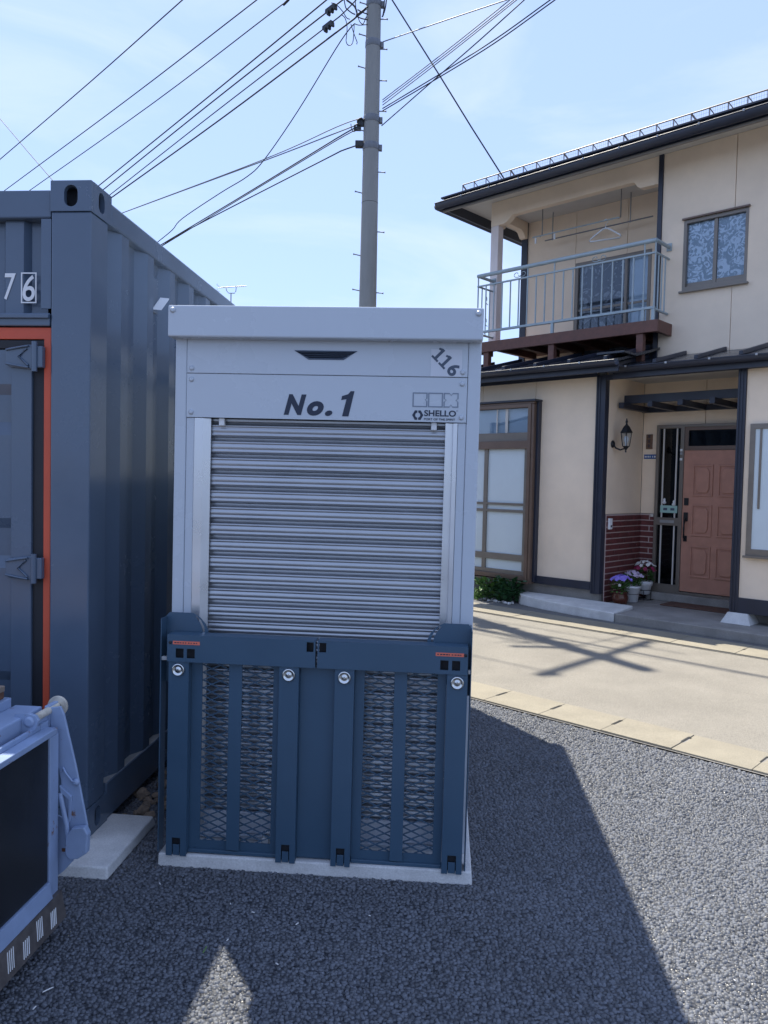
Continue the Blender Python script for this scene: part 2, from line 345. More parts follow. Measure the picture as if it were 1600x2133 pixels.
# ------------------------------------------------------------------ loose aggregate of the fresh asphalt (real stones)
def aggregate():
    pts = []
    def grid(x0, x1, y0, y1, sp):
        xs = np.arange(x0, x1, sp); ys = np.arange(y0, y1, sp)
        X, Y = np.meshgrid(xs, ys); p = np.stack([X.ravel(), Y.ravel()], 1)
        return p+rng.uniform(-.42, .42, p.shape)*sp
    a = grid(-1.75, 2.9, 1.55, 3.6, .0122); b = grid(-1.75, 3.2, 3.6, 6.2, .0150)
    P = np.vstack([a, b]); rad = np.concatenate([np.full(len(a), .0090), np.full(len(b), .0108)])
    t = P[:, 0]*et.x+P[:, 1]*et.y
    cy, sy = math.cos(R(4.5)), math.sin(R(4.5))
    lx = (P[:, 0]+.225)*cy-(P[:, 1]-3.0)*sy; ly = (P[:, 0]+.225)*sy+(P[:, 1]-3.0)*cy
    inbox = (lx > -.6) & (lx < .585) & (ly > -.135) & (ly < 2.4)
    cy, sy = math.cos(R(5)), math.sin(R(5))
    kx = (P[:, 0]+1.145)*cy-(P[:, 1]-3.016)*sy; ky = (P[:, 0]+1.145)*sy+(P[:, 1]-3.016)*cy
    incon = ((kx < .172) & (kx > -.8) & (ky > -.2) & (ky < .25)) | ((kx < -.05) & (ky > .3))
    inside = (np.abs(P[:, 0])/P[:, 1] < .78)
    keep = (t < 4.255) & ~inbox & ~incon & inside & (rng.random(len(P)) < .93)
    P = P[keep]; rad = rad[keep]; n = len(P)
    k = 5
    ang = np.linspace(0, 2*np.pi, k, endpoint=False)[None]+rng.uniform(0, 6.3, (n, 1))+rng.uniform(-.35, .35, (n, k))
    rr = rad[:, None]*rng.uniform(.62, 1.25, (n, k)); asp = rng.uniform(.7, 1.0, (n, 1))
    h = rad*rng.uniform(.10, .75, n); tilt = rng.uniform(-.38, .38, (n, 2))
    V = np.zeros((n, 2*k, 3))
    ox, oy = np.cos(ang)*rr, np.sin(ang)*rr*asp
    V[:, :k, 0] = P[:, :1]+ox; V[:, :k, 1] = P[:, 1:]+oy; V[:, :k, 2] = -.002
    sc = rng.uniform(.55, .85, (n, k))
    V[:, k:, 0] = P[:, :1]+ox*sc; V[:, k:, 1] = P[:, 1:]+oy*sc
    V[:, k:, 2] = h[:, None]+tilt[:, :1]*ox*sc+tilt[:, 1:]*oy*sc
    base = (np.arange(n)*2*k)[:, None]
    quads = np.stack([np.stack([base[:, 0]+i, base[:, 0]+(i+1) % k, base[:, 0]+k+(i+1) % k, base[:, 0]+k+i], 1) for i in range(k)], 1)  # n,k,4
    top = base+k+np.arange(k)[None]
    loops = np.concatenate([quads.reshape(n, -1), top], 1).ravel()
    tot = np.tile(np.array([4]*k+[k]), n); start = np.concatenate([[0], np.cumsum(tot)[:-1]])
    me = bpy.data.meshes.new('asphalt_aggregate')
    me.vertices.add(n*2*k); me.vertices.foreach_set('co', V.ravel())
    me.loops.add(len(loops)); me.loops.foreach_set('vertex_index', loops.astype(np.int32))
    me.polygons.add(len(tot)); me.polygons.foreach_set('loop_start', start.astype(np.int32))
    try: me.polygons.foreach_set('loop_total', tot.astype(np.int32))
    except Exception: pass
    me.update(calc_edges=True); me.validate()
    o = link('asphalt_aggregate', me, M['aggregate'])
    o['label'] = 'coarse bitumen coated stones of the fresh black parking asphalt'; o['category'] = 'gravel'; kind(o, 'stuff')
aggregate()
# ------------------------------------------------------------------ shipping container (local: x right, y back, z up from its underside)
CH = 2.59
con = root('shipping_container', 'dark navy corrugated steel shipping container with orange trimmed door and boxed 6', 'container', (-1.155, 3.016, .045), -5)
CLEN, CWID = 6.06, 2.44
def casting(x0, x1, y0, y1, z0, z1, front=True):
    """hollow corner casting with oval holes in its front and side faces"""
    cz = (z0+z1)/2
    c = shape('corner_casting', M['navy'], con, [rect(x0, x1, z0, z1), oval((x0+x1)/2, cz, .027, .041)], 'xz', y0, y0+.022, .003)
    xs = (x1-.02, x1) if x1 > -1 else (x0, x0+.02)
    shape('side_plate', M['navy'], c, [rect(y0+.022, y1, z0, z1), oval((y0+y1)/2, cz, .026, .040)], 'yz', *xs)
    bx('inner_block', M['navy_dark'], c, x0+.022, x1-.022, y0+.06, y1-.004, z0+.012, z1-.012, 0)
    bx('cap_plate', M['navy'], c, x0+.002, x1-.021, y0+.023, y1, z1-.012, z1-.0005, 0)
    bx('sole_plate', M['navy'], c, x0+.002, x1-.021, y0+.023, y1, z0+.0005, z0+.012, 0)
    return c
for xa, xb in ((-.165, 0), (-CWID, -CWID+.165)):
    casting(xa, xb, -.004, .174, CH-.118, CH); casting(xa, xb, -.004, .174, 0, .118)
    bx('corner_post', M['navy'], con, xa+.002, xb-.003 if xb == 0 else xb, 0, .150, .119, CH-.119, .006)
bx('corner_post', M['navy'], con, -.16, -.004, CLEN-.16, CLEN, .0, CH, .006)
bx('corner_post', M['navy'], con, -CWID+.004, -CWID+.16, CLEN-.16, CLEN, .0, CH, .006)
# front end: header rail, corrugated number panel, door sill, orange seal, door
bx('header_rail', M['navy'], con, -CWID+.168, -.168, .006, .09, 2.45, 2.558, .006)
bx('rail_plate', M['navy'], con, -.206, -.1655, .004, .012, 2.10, 2.446, 0)
prof = []; x = -CWID+.17; up = 0
while x < -.21:
    a, b = (.035, .062) if up == 0 else (.062, .035)
    prof += [(x, a), (min(x+.075, -.208), a)]; x += .075
    if x < -.21: prof += [(x+.02, b)]
    x += .02; up = 1-up
MB().ribbon(prof, 2, 2.085, 2.449, .004, (0, 1, 0)).build('number_panel', M['navy'], con)
bx('door_header', M['navy'], con, -CWID+.168, -.168, .0, .09, 2.032, 2.082, .004)
bx('header_lip', M['navy'], con, -CWID+.168, -.168, -.012, .03, 2.060, 2.076, .003)
shape('door_seal', M['orange'], con, [[(-CWID+.17, .10), (-CWID+.17, 2.028), (-.168, 2.028), (-.168, .10), (-.197, .10), (-.197, 1.982), (-CWID+.20, 1.982), (-CWID+.20, .10)]], 'xz', .012, .03, .002)
def door(x0, x1, hinge_right):
    d = bx('door', M['navy'], con, x0, x1, .030, .045, .12, 1.96, 0)
    bx('gasket', M['navy_dark'], d, x1-.045 if hinge_right else x0, x1 if hinge_right else x0+.045, .016, .029, .12, 1.962, .002)
    bx('gasket', M['navy_dark'], d, x0, x1, .014, .028, 1.945, 1.978, .002)
    xi0, xi1 = (x0+.03, x1-.045) if hinge_right else (x0+.045, x1-.03)
    sx = xi1-.085
    bx('stile', M['navy'], d, sx, xi1, .004, .029, .125, 1.94, .003)
    bx('stile', M['navy'], d, xi0, xi0+.085, .004, .029, .125, 1.94, .003)
    pr = []
    z = .125
    zs = [(.125, 0), (.46, 0), (.535, 1), (.60, 1), (.66, 0), (1.075, 0), (1.146, 1), (1.214, 1), (1.275, 0), (1.604, 0), (1.682, 1), (1.745, 1), (1.805, 0), (1.938, 0)]
    MB().ribbon([(.009 if k == 0 else .040, z) for z, k in zs], 0, xi0+.086, sx-.001, .004, (0, 1, 0)).build('door_panel', M['navy'], d)
    for z in (1.91, 1.08, .25):
        hx = xi1 if hinge_right else xi0; sg = 1 if hinge_right else -1
        h = MB()
        pts = [(hx-sg*.098, z-.028), (hx-sg*.085, z-.040), (hx+sg*.0, z-.048), (hx+sg*.022, z-.048), (hx+sg*.022, z+.048), (hx, z+.048), (hx-sg*.085, z+.036), (hx-sg*.098, z+.026)]
        h.prism(pts, 1, -.012, .003)
        hin = h.build('hinge', M['navy'], d, .004)
        r = MB()
        r.tube([(hx-sg*.095, -.014, z+.026), (hx-sg*.04, -.017, z+.036), (hx-sg*.002, -.017, z+.042)], .0045, 6)
        r.tube([(hx-sg*.095, -.014, z-.028), (hx-sg*.04, -.017, z-.037), (hx-sg*.002, -.017, z-.042)], .0045, 6)
        r.tube([(hx-sg*.004, -.015, z-.034), (hx-sg*.042, -.016, z), (hx-sg*.010, -.015, z+.032)], .0045, 6)
        r.build('rib', M['navy'], hin)
        bx('lug', M['navy'], hin, hx+sg*.023 if sg > 0 else hx-.053, hx+.053 if sg > 0 else hx-.023, -.014, .012, z-.042, z+.042, .004)
        MB().tube([(hx+sg*.0225, -.016, z-.058), (hx+sg*.0225, -.016, z+.058)], .011, 12).build('pin', M['navy'], hin)
    for xx in (sx-.15, sx-.45):
        if xx > xi0+.1: MB().tube([(xx, -.02, .15), (xx, -.02, 1.93)], .016, 12).build('locking_bar', M['galv'], d)
door(-1.218, -.198, True); door(-CWID+.198, -1.222, False)
text('lettering', M['white_letter'], con, '7', -.374, -.326, 2.185-.045, 2.289-.045, .0335, .006, .12)
text('lettering', M['white_letter'], con, '6', -.298, -.247, 2.180-.045, 2.282-.045, .0335, .006, .12)
shape('lettering', M['white_letter'], con, [rect(-.304, -.240, 2.172-.045, 2.292-.045), rect(-.299, -.245, 2.177-.045, 2.287-.045)], 'xz', .0315, .0335)
# long side
bx('top_rail', M['navy'], con, -.06, -.002, .175, CLEN-.16, 2.475, 2.565, .008)
bx('bottom_rail', M['navy'], con, -.055, -.004, .175, CLEN-.16, .0, .158, .006)
bx('rail_ledge', M['ledge_grey'], con, -.054, -.008, .176, CLEN-.161, .1582, .1594, 0)  # thin plate along the rail top, paler grey than the navy paint
bx('top_rail', M['navy'], con, -CWID+.002, -CWID+.06, .175, CLEN-.16, 2.475, 2.565, .008)
bx('bottom_rail', M['navy'], con, -CWID+.004, -CWID+.055, .175, CLEN-.16, .0, .158, .006)
def corr(off, sgn):
    p = []; y = .150
    while y < CLEN-.2:
        p += [(off-sgn*.036, y), (off-sgn*.036, y+.072), (off, y+.140), (off, y+.212)]; y += .280
    return p
# profile in (x,y), extruded along z
MB().ribbon(corr(-.008, 1), 2, .1585, 2.4745, .003, (-1, 0, 0)).build('side_wall', M['navy'], con)
MB().ribbon(corr(-CWID+.008, -1), 2, .1585, 2.4745, .003, (1, 0, 0)).build('side_wall', M['navy'], con)
bx('roof', M['navy'], con, -CWID+.06, -.06, .09, CLEN-.02, 2.54, 2.55, 0)
bx('end_wall', M['navy'], con, -CWID+.16, -.16, CLEN-.05, CLEN-.02, .15, 2.5, 0)
bx('floor', M['wood_deck'], con, -CWID+.056, -.056, .09, CLEN-.02, .12, .15, 0)
vt = bx('side_vent', M['navy'], con, -.052, -.022, .618, .735, 2.235, 2.395, .003)
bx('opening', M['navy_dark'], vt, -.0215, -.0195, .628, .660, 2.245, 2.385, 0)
fl = MB().hexa([(-.015, .645, 2.238), (.024, .662, 2.238), (.022, .668, 2.246), (-.017, .651, 2.246)], [(.006, .690, 2.300), (.045, .707, 2.300), (.043, .713, 2.308), (.004, .696, 2.308)])
fl.build('vent_flap', M['white_letter'], con, .003)
slabc = MB().hexa([(-.62, -.214, -.002), (.180, -.214, -.002), (.180, .262, -.002), (-.62, .262, -.002)], [(-.61, -.204, .045), (.176, -.204, .045), (.176, .240, .045), (-.61, .256, .045)])
o = slabc.build('concrete_slab', M['concrete'], None, .008, 3)
o.location = (-1.155, 3.016, 0); o.rotation_euler = (0, 0, R(-5))
tag(o, 'small pale concrete slab under the corner of the navy container', 'slab', 'concrete footing slabs')

# rubble between the container and the storage box
for i in range(26):
    bm = bmesh.new(); bmesh.ops.create_icosphere(bm, subdivisions=2, radius=1)
    sc = random.uniform(.012, .034)
    for v in bm.verts: v.co *= random.uniform(.78, 1.12)
    me = bpy.data.meshes.new('rubble_stone'); bm.to_mesh(me); bm.free()
    o = link('rubble_stone', me, M['stone']); o.scale = (sc*random.uniform(.9, 1.4), sc, sc*random.uniform(.6, .9))
    yy = random.uniform(3.30, 3.85); xx = -1.19+.087*(yy-3.0)+random.uniform(.03, .22)
    o.location = (xx, yy, o.scale.z*.65); o.rotation_euler = (0, 0, random.uniform(0, 6))
    tag(o, 'small brown rubble stone in the gap behind the pale slab', 'stone', 'rubble stones in the gap')
# ------------------------------------------------------------------ roller shutter storage box (local: x right, y back)
BOXLOC = (-.225, 3.0, 0)
box = root('storage_box', 'pale grey storage box with steel roller shutter marked No. 1', 'storage box', BOXLOC, -4.5, .3)
G = M['grey_box']; DB = 2.3
bx('side_wall', G, box, -.619, -.590, .03, DB, .05, 2.04, .004)
bx('side_wall', G, box, .546, .573, .03, DB, .05, 2.04, .004)
bx('back_wall', G, box, -.589, .545, DB-.03, DB, .05, 2.04, 0)
bx('floor', G, box, -.589, .545, .08, DB-.031, .05, .08, 0)
for a, b in ((-.621, -.5745), (.5255, .575)): bx('corner_column', G, box, a, b, .0, .029, .05, 2.045, .005)
for a, b in ((-.5735, -.5415), (.4935, .5245)): bx('door_jamb', G, box, a, b, .004, .06, .05, 1.731, .002)
bx('header_back', G, box, -.573, .5245, .012, .03, 1.735, 2.045, 0)
# header panels: upper one carries the grille
tz = lambda k: [(-.148+k, 1.999-k*.6), (-.092+k*.6, 1.964+k*.6), (.046-k*.6, 1.964+k*.6), (.099-k, 1.999-k*.6)]
shape('header_panel', G, box, [rect(-.5735, .5245, 1.9055, 2.045), tz(.004)], 'xz', -.001, .011, .0015)
shape('header_panel', G, box, [rect(-.5735, .5245, 1.7325, 1.9030)], 'xz', -.001, .011, .0015)
vg = shape('vent_grille', M['ink_soft'], box, [tz(0), tz(.008)], 'xz', -.0035, -.0012)
bx('grille_back', M['ink'], vg, -.14, .09, .0105, .0118, 1.962, 2.0, 0)
for i in range(4):
    z = 1.968+i*.0078; k = (z-1.964)/.035
    MB().hexa([(-.088-k*.056+.006, .004, z-.002), (.042+k*.053-.006, .004, z-.002), (.042+k*.053-.006, .010, z), (-.088-k*.056+.006, .010, z)],
              [(-.088-k*.056+.006, .001, z+.001), (.042+k*.053-.006, .001, z+.001), (.042+k*.053-.006, .010, z+.0035), (-.088-k*.056+.006, .010, z+.0035)]).build('louvre', M['ink_soft'], vg)
def bolt(parent, x, y, z, r=.0085, m=G):
    return MB().lathe([(r*1.25, 0), (r*1.25, .0015), (r*.95, .002), (r*.9, .005), (r*.6, .0065)], (x, y, z), 12, 'y').build('bolt', m, parent)
for z in (1.924, 1.880, 1.752):
    bolt(box, -.554, -.001, z); bolt(box, .505, -.001, z)
bx('roof_cap', G, box, -.634, .577, -.056, DB+.05, 2.0365, 2.157, .006)
bolt(box, -.614, -.0565, 2.138, .0095); bolt(box, .557, -.0565, 2.136, .0095)
# guide rails
for sg, a, b in ((-1, -.5405, -.478), (1, .446, .4925)):
    if sg < 0: poly = [(a, .001), (a+.034, .001), (b, .016), (b, .022), (b-.012, .022), (b-.012, .07), (a, .07)]
    else: poly = [(b, .001), (b-.016, .006), (b-.02, .012), (a, .002), (a, .020), (a+.012, .022), (a+.012, .07), (b, .07)]
    MB().prism(poly, 2, .055, 1.7305).build('guide_rail', M['alu'], box, .0015)
# roller shutter: each slat its own piece
sh = bx('shutter_track', M['navy_dark'], box, -.5285, .4815, .060, .064, .06, 1.731, 0)
prof = [(.052, .0653), (.051, .0570), (.047, .0535), (.035, .0520), (.0305, .0500), (.0290, .0470), (.0298, .0440), (.0318, .0415), (.0322, .0400), (.0312, .0375),
        (.0295, .0335), (.0288, .0290), (.0295, .0245), (.0312, .0212), (.0320, .0195), (.0308, .0170), (.0292, .0135), (.0290, .0105), (.0305, .0070), (.036, .0050), (.047, .0035), (.051, .0005)]
me_slat = None
for i in range(25):
    z = 1.6555-i*.0653+.0005
    if z < .14: break
    if me_slat is None:
        ob = MB().ribbon(prof, 0, -.4885, .4565, .0012, (0, 1, 0)).build('slat', M['steel'], sh); me_slat = ob.data
        for p in me_slat.polygons: p.use_smooth = True
        try: me_slat.set_sharp_from_angle(angle=R(55))
        except Exception: pass
    else: ob = link('slat', me_slat, M['steel'], sh)
    ob.location = (random.uniform(-.0008, .0008), random.uniform(-.001, .001), z)
bx('curtain_bar', M['steel'], sh, -.4885, .4565, .036, .052, 1.7205-.0005, 1.7315, .002)
bb = bx('bottom_bar', M['sticker'], sh, -.4885, .4565, .026, .052, .068, .152, .004)
bx('rib', M['sticker'], bb, -.4885, .4565, .020, .0255, .140, .1515, .002); bx('rib', M['sticker'], bb, -.4885, .4565, .020, .0255, .069, .078, .002)
bx('door_sill', G, box, -.54, .49, .003, .10, .0505, .066, .002)
for x in (-.435, .402): bx('stopper', M['white_letter'], box, x-.011, x+.011, .012, .03, 1.702, 1.732, .003)
# lettering
for ch, a, b, c, d, of in (('N', -.184, -.096, 1.749, 1.829, .055), ('o', -.093, -.027, 1.7475, 1.804, .055), ('.', -.022, .007, 1.7475, 1.769, .0), ('1', .040, .093, 1.7475, 1.845, None)):
    if of is None:
        sk = lambda u, v: (a+(b-a)*(u*.62+.38*v), c+(d-c)*v)
        shape('lettering', M['ink'], box, [[sk(*p) for p in ((.16, 0), (.92, 0), (.95, 1), (.50, 1), (.30, .88), (-.38, .80), (-.38, .64), (.22, .68))]], 'xz', -.0024, -.0012); continue
    text('lettering', M['ink'], box, ch, a, b, c, d, -.0012, of, .28)
st = bx('sticker', M['sticker'], box, .383, .502, -.0022, -.0013, 1.907, 2.010, 0)
def dg(u, v):
    q = R(-45); return (.4445+u*math.cos(q)-v*math.sin(q), 1.9590+u*math.sin(q)+v*math.cos(q))
for u0 in (-.058, -.020):
    shape('digit', M['ink_soft'], st, [[dg(u0+x, z) for x, z in ((-.002, -.026), (.030, -.026), (.030, -.018), (.020, -.018), (.020, .027), (.010, .027), (-.003, .020), (-.001, .013), (.009, .016), (.009, -.018), (-.002, -.018))]], 'xz', -.0030, -.0023)
text('digit', M['ink_soft'], st, '6', .4525, .4885, 1.9075, 1.9605, -.0024, .028, 0, .0006, R(-45))
# outlined block logo, hexagon mark and words
def outline(lp, k, c):
    return [[(x, z) for x, z in lp], [(c[0]+(x-c[0])*k, c[1]+(z-c[1])*k) for x, z in lp]]
for i in range(3):
    x0 = .317+i*.0595; x1 = x0+.057; z0, z1 = 1.789, 1.845; cx, cz = (x0+x1)/2, (z0+z1)/2; q = .009
    if i == 0: lp = [(x0, z0), (x1, z0), (x1, cz-q*.6), (x1-q*.8, cz), (x1, cz+q*.6), (x1, z1), (x0, z1)]
    elif i == 1: lp = rect(x0, x1, z0, z1)
    else: lp = [(x0, z0), (cx-q*.7, z0), (cx, z0+q), (cx+q*.7, z0), (x1, z0), (x1, cz-q*.7), (x1-q, cz), (x1, cz+q*.7), (x1, z1), (cx+q*.7, z1), (cx, z1-q), (cx-q*.7, z1), (x0, z1), (x0, cz+q*.7), (x0+q, cz), (x0, cz-q*.7)]
    shape('logo_outline', M['ink_line'], box, outline(lp, .84, (cx, cz)), 'xz', -.0022, -.0012)
hc = (.3385, 1.758); hr = .0215
def hexpt(a, r): return (hc[0]+r*math.cos(a), hc[1]+r*.93*math.sin(a))
for sg in (1, -1):
    g = .0018
    outer = [(hc[0]+sg*g, hc[1]-hr*.84), (hc[0]+sg*hr*.52, hc[1]-hr*.84), (hc[0]+sg*hr, hc[1]), (hc[0]+sg*hr*.52, hc[1]+hr*.84), (hc[0]+sg*g, hc[1]+hr*.84)]
    inner = [(hc[0]+sg*max(g, hr*.46*math.cos(a)), hc[1]+hr*.46*math.sin(a)) for a in [math.pi/2-i*math.pi/10 for i in range(11)]]
    shape('logo_mark', M['ink'], box, [outer+inner], 'xz', -.0022, -.0012)
text('lettering', M['ink'], box, 'SHELLO', .363, .485, 1.7545, 1.778, -.0012, .025)
text('lettering', M['ink'], box, 'PORT OF THE SPIRIT', .363, .482, 1.7395, 1.7475, -.0012, .012)
shape('logo_mark', M['ink'], box, [ellipse(.4885, 1.777, .0018, .0018, 8)], 'xz', -.0022, -.0012)

# concrete plinth of the storage box
ob = MB().hexa([(-.608, -.145, -.002), (.597, -.145, -.002), (.597, 2.42, -.002), (-.608, 2.42, -.002)], [(-.606, -.142, .0495), (.594, -.142, .0495), (.594, 2.42, .0495), (-.606, 2.42, .0495)]).build('concrete_plinth', M['concrete'], None, .005)
ob.location = BOXLOC; ob.rotation_euler = (0, 0, R(-4.5))
tag(ob, 'long low concrete plinth carrying the pale grey storage box', 'plinth')

# ------------------------------------------------------------------ dark two leaf barrier in front of the shutter
gate = root('barrier_gate', 'dark navy steel barrier of two mesh leaves in front of the shutter', 'barrier', BOXLOC, -4.5, .3)
N = M['navy_gate']; GY = -.158
for sg, x0, x1 in ((-1, -.578, -.0115), (1, -.0035, .555)):
    hol = []
    def sq(a, b, c, d): hol.append(rect(a, b, c, d))
    if sg < 0: sq(-.545, -.514, .812, .848); sq(-.502, -.471, .812, .848); sq(-.045, -.0185, .857, .893)
    else: sq(.454, .484, .812, .848); sq(.497, .527, .812, .848); sq(.002, .029, .857, .893)
    rl = shape('top_rail', N, gate, [rect(x0, x1, .797, .900)]+hol, 'xz', GY, GY+.004)
    bx('rail_top', N, rl, x0, x1, GY+.0041, GY+.066, .8955, .8995, 0)
    bx('rail_back', M['navy_dark'], rl, x0+.002, x1-.002, GY+.035, GY+.038, .80, .895, 0)
    bx('rail_flange', N, rl, x0, x1, GY+.0041, GY+.02, .797, .800, 0)
    a = -.556 if sg < 0 else .436
    lb = bx('label_strip', M['orange_label'], rl, a, a+.104, GY-.001, GY-.0002, .8635, .8765, 0)
    for k in range(9):
        q = a+.006+k*.0105
        bx('print_mark', M['ink'], lb, q, q+random.choice((.004, .006, .008)), GY-.0015, GY-.0011, .868, .872, 0)
    MB().lathe([(.006, 0), (.006, .003), (.003, .004)], ((-.566 if sg < 0 else .546), GY-.0002, .870), 10, 'y').build('rivet', M['navy_dark'], rl)
for a, b in ((-.574, -.495), (-.148, -.073), (.063, .136), (.480, .556)):
    c = (a+b)/2
    p = shape('post', N, gate, [[(a, .045), (c-.016, .045), (c-.016, .115), (c+.016, .115), (c+.016, .045), (b, .045), (b, .796), (a, .796)]], 'xz', GY+.006, GY+.012, .001)
    bx('web', N, p, a, a+.004, GY+.0121, GY+.052, .05, .795, 0); bx('web', N, p, b-.004, b, GY+.0121, GY+.052, .05, .795, 0)
    bx('tongue', N, p, c-.013, c+.013, GY+.008, GY+.014, .047, .088, .001)
    bx('notch_back', M['navy_dark'], p, c-.03, c+.03, GY+.022, GY+.024, .052, .125, 0)
    disc = MB().lathe([(.0225, -.001), (.0245, .003), (.0235, .008), (.0195, .010), (.017, .005), (.009, .0045), (.0075, .007), (.004, .008)], (c, GY+.005, .766), 28, 'y').build('round_cap', M['chrome'], gate)
for x0, x1, o0, o1, b0, b1 in ((-.494, -.149, -.452, -.176, -.345, -.294), (.137, .479, .172, .446, .285, .333)):
    fr = shape('leaf_frame', N, gate, [rect(x0, x1, .066, .80), rect(o0, o1, .098, .80-.006)], 'xz', GY+.040, GY+.044)
    bx('lower_rail', N, gate, x0, x1, GY+.028, GY+.044, .052, .0655, .002)
    bx('mid_bar', N, gate, b0, b1, GY+.026, GY+.032, .070, .797, .001)
    for a, b in ((o0-.004, b0+.012), (b1-.012, o1+.004)):
        m = MB(); sl = .0150/.034; z0, z1 = .094, .797; n = int((z1-z0+.2)/.030)+6
        for dr in (1, -1):
            for i in range(-24, n):
                zc = z0+i*.030-.1
                # line z = zc + dr*sl*(x-a)
                xa, xb = a, b; za, zb = zc+dr*sl*(xa-(-.6)), zc+dr*sl*(xb-(-.6))
                if dr < 0: za += .55; zb += .55
                lo, hi = max(0, 0), 1
                ts = [0, 1]
                if abs(zb-za) > 1e-9:
                    t0, t1 = sorted(((z0-za)/(zb-za), (z1-za)/(zb-za))); lo, hi = max(0, t0), min(1, t1)
                if hi-lo < .03: continue
                p, q = (xa+(xb-xa)*lo, za+(zb-za)*lo), (xa+(xb-xa)*hi, za+(zb-za)*hi)
                h = .0023; yy = GY+.0465+(0 if dr > 0 else .0012)
                m.hexa([(p[0], yy, p[1]-h), (q[0], yy, q[1]-h), (q[0], yy+.0045, q[1]-h), (p[0], yy+.0045, p[1]-h)],
                       [(p[0], yy, p[1]+h), (q[0], yy, q[1]+h), (q[0], yy+.0045, q[1]+h), (p[0], yy+.0045, p[1]+h)])
        m.build('mesh_panel', N, gate)
bx('centre_panel', N, gate, -.0725, .0625, GY+.036, GY+.040, .060, .797, .001)
bx('base_rail', N, gate, -.574, .556, GY+.0445, GY+.058, .051, .064, .001)
arc = [(-.450-.10*(1-math.cos(a)), .905+.064*math.sin(a)) for a in [i*math.pi/12 for i in range(7)]]
def bracket(sg):
    f = (lambda p: (p[0], p[1])) if sg < 0 else (lambda p: (-.042-p[0], p[1]))
    out = [(-.612, .70), (-.612, .955), (-.598, .971), (-.505, .971), (-.478, .955), (-.455, .930), (-.444, .905), (-.444, .80), (-.57, .70)]
    slot = [(-.497, .957), (-.490, .960), (-.472, .942), (-.461, .920), (-.457, .900), (-.466, .899), (-.470, .917), (-.479, .936)]
    br = shape('slotted_bracket', N, gate, [[f(p) for p in out], [f(p) for p in slot]], 'xz', GY+.076, GY+.080)
    xs = (-.612, -.608) if sg < 0 else (.566, .570)
    bx('side_plate', N, br, xs[0], xs[1], GY+.020, GY+.0755, .05, .955, .001)
    bx('side_plate', N, br, xs[0], xs[1], GY+.0805, -.0005, .70, .955, .001)
    bx('hinge_tab', M['galv'], br, *( (-.600, -.580) if sg < 0 else (.557, .565)), GY+.002, GY+.019, .800, .814, .001)
bracket(-1); bracket(1)
lk = MB().tube([(-.198+.011*math.cos(a), GY+.056, .128+.014*math.sin(a)) for a in [i*math.pi/8 for i in range(17)]], .0025, 6)
lk.build('shackle', M['chrome'], gate); bx('padlock_body', M['galv'], gate, -.212, -.184, GY+.047, GY+.062, .088, .116, .003)
# ------------------------------------------------------------------ truck rear end with folded lift platform (local: x right, y back, far edge at y=0)
tr = root('truck_bed', 'pale blue truck rear with folded dark lift platform and worn hinge rod', 'truck', (-1.04, 2.45, 0), -5)
TB = M['truck_blue']; NEAR = -1.55
lp = bx('lift_platform', M['truck_panel'], tr, -.030, -.006, NEAR+.03, -.040, .195, .662, .003)
bx('frame_top', TB, lp, -.040, .002, NEAR, .004, .662, .682, .003)
bx('frame_lip', TB, lp, -.052, -.0405, NEAR, -.02, .655, .697, .003)
bx('frame_side', TB, lp, -.036, .000, -.0395, .014, .058, .6615, .003)
bx('frame_side', TB, lp, -.036, .000, NEAR, NEAR+.0295, .058, .6615, .003)
MB().hexa([(-.036, NEAR+.03, .142), (.012, NEAR+.03, .142), (.012, -.040, .142), (-.036, -.040, .142)], [(-.036, NEAR+.03, .1945), (.001, NEAR+.03, .1945), (.001, -.040, .1945), (-.036, -.040, .1945)]).build('frame_bottom', TB, lp, .002)
bx('edge_cap', TB, lp, -.052, -.0365, -.03, .016, .058, .70, .002)
ck = MB().hexa([(-.02, NEAR+.01, .055), (.030, NEAR+.01, .055), (.030, .012, .055), (-.02, .012, .055)], [(-.02, NEAR+.01, .1415), (.013, NEAR+.01, .1415), (.013, .012, .1415), (-.02, .012, .1415)]).build('checker_plate', M['checker'], lp)
y = -.045; i = 0
xz = lambda z: .030-(z-.055)/.0865*.017
while y > NEAR+.08:
    for k in range(4):
        yy = y-k*.0095; z0, z1 = (.066, .112) if i % 2 == 0 else (.074, .128)
        MB().tube([(xz(z0)+.0005, yy-.006, z0), (xz(z1)+.0005, yy+.006, z1)], .0022, 5).build('tread_bar', M['alu'], ck)
    y -= .078; i += 1
# rear sill beam, wooden deck, hinge rod
bm_ = bx('sill_beam', TB, tr, -.17, -.075, NEAR, .05, .60, .735, .006)
bx('sill_step', TB, bm_, -.21, -.1705, NEAR, .03, .66, .765, .004)
dk = bx('deck_frame', M['rust'], tr, -2.9, -.185, NEAR, .012, .7655, .792, .003)
for i in range(10):
    a = NEAR+.005+i*.155
    bx('deck_board', M['wood_deck'], dk, -2.9, -.175, a, a+.150, .7925, .812, .003)
rod = MB().tube([(-.045, -.060, .726), (-.045, .085, .726)], .0125, 14).build('hinge_rod', M['rust_steel'], tr)
lug = shape('rod_lug', TB, rod, [[(-.105, .66), (-.105, .725), (-.098, .745), (-.055, .748), (-.030, .742), (-.020, .726), (-.030, .70), (-.06, .665)]], 'xz', -.075, -.062, .002)
MB().lathe([(.017, 0), (.016, .004), (.010, .006)], (-.05, -.0755, .722), 16, 'y').build('rod_head', TB, rod)
ring = shape('rod_ring', M['rust_steel'], rod, [ellipse(-.045, .724, .034, .034), ellipse(-.045, .724, .0135, .0135, 14)], 'xz', .086, .096, .002)
bx('rod_bracket', TB, rod, -.0745, -.046, -.03, .06, .66, .715, .003)
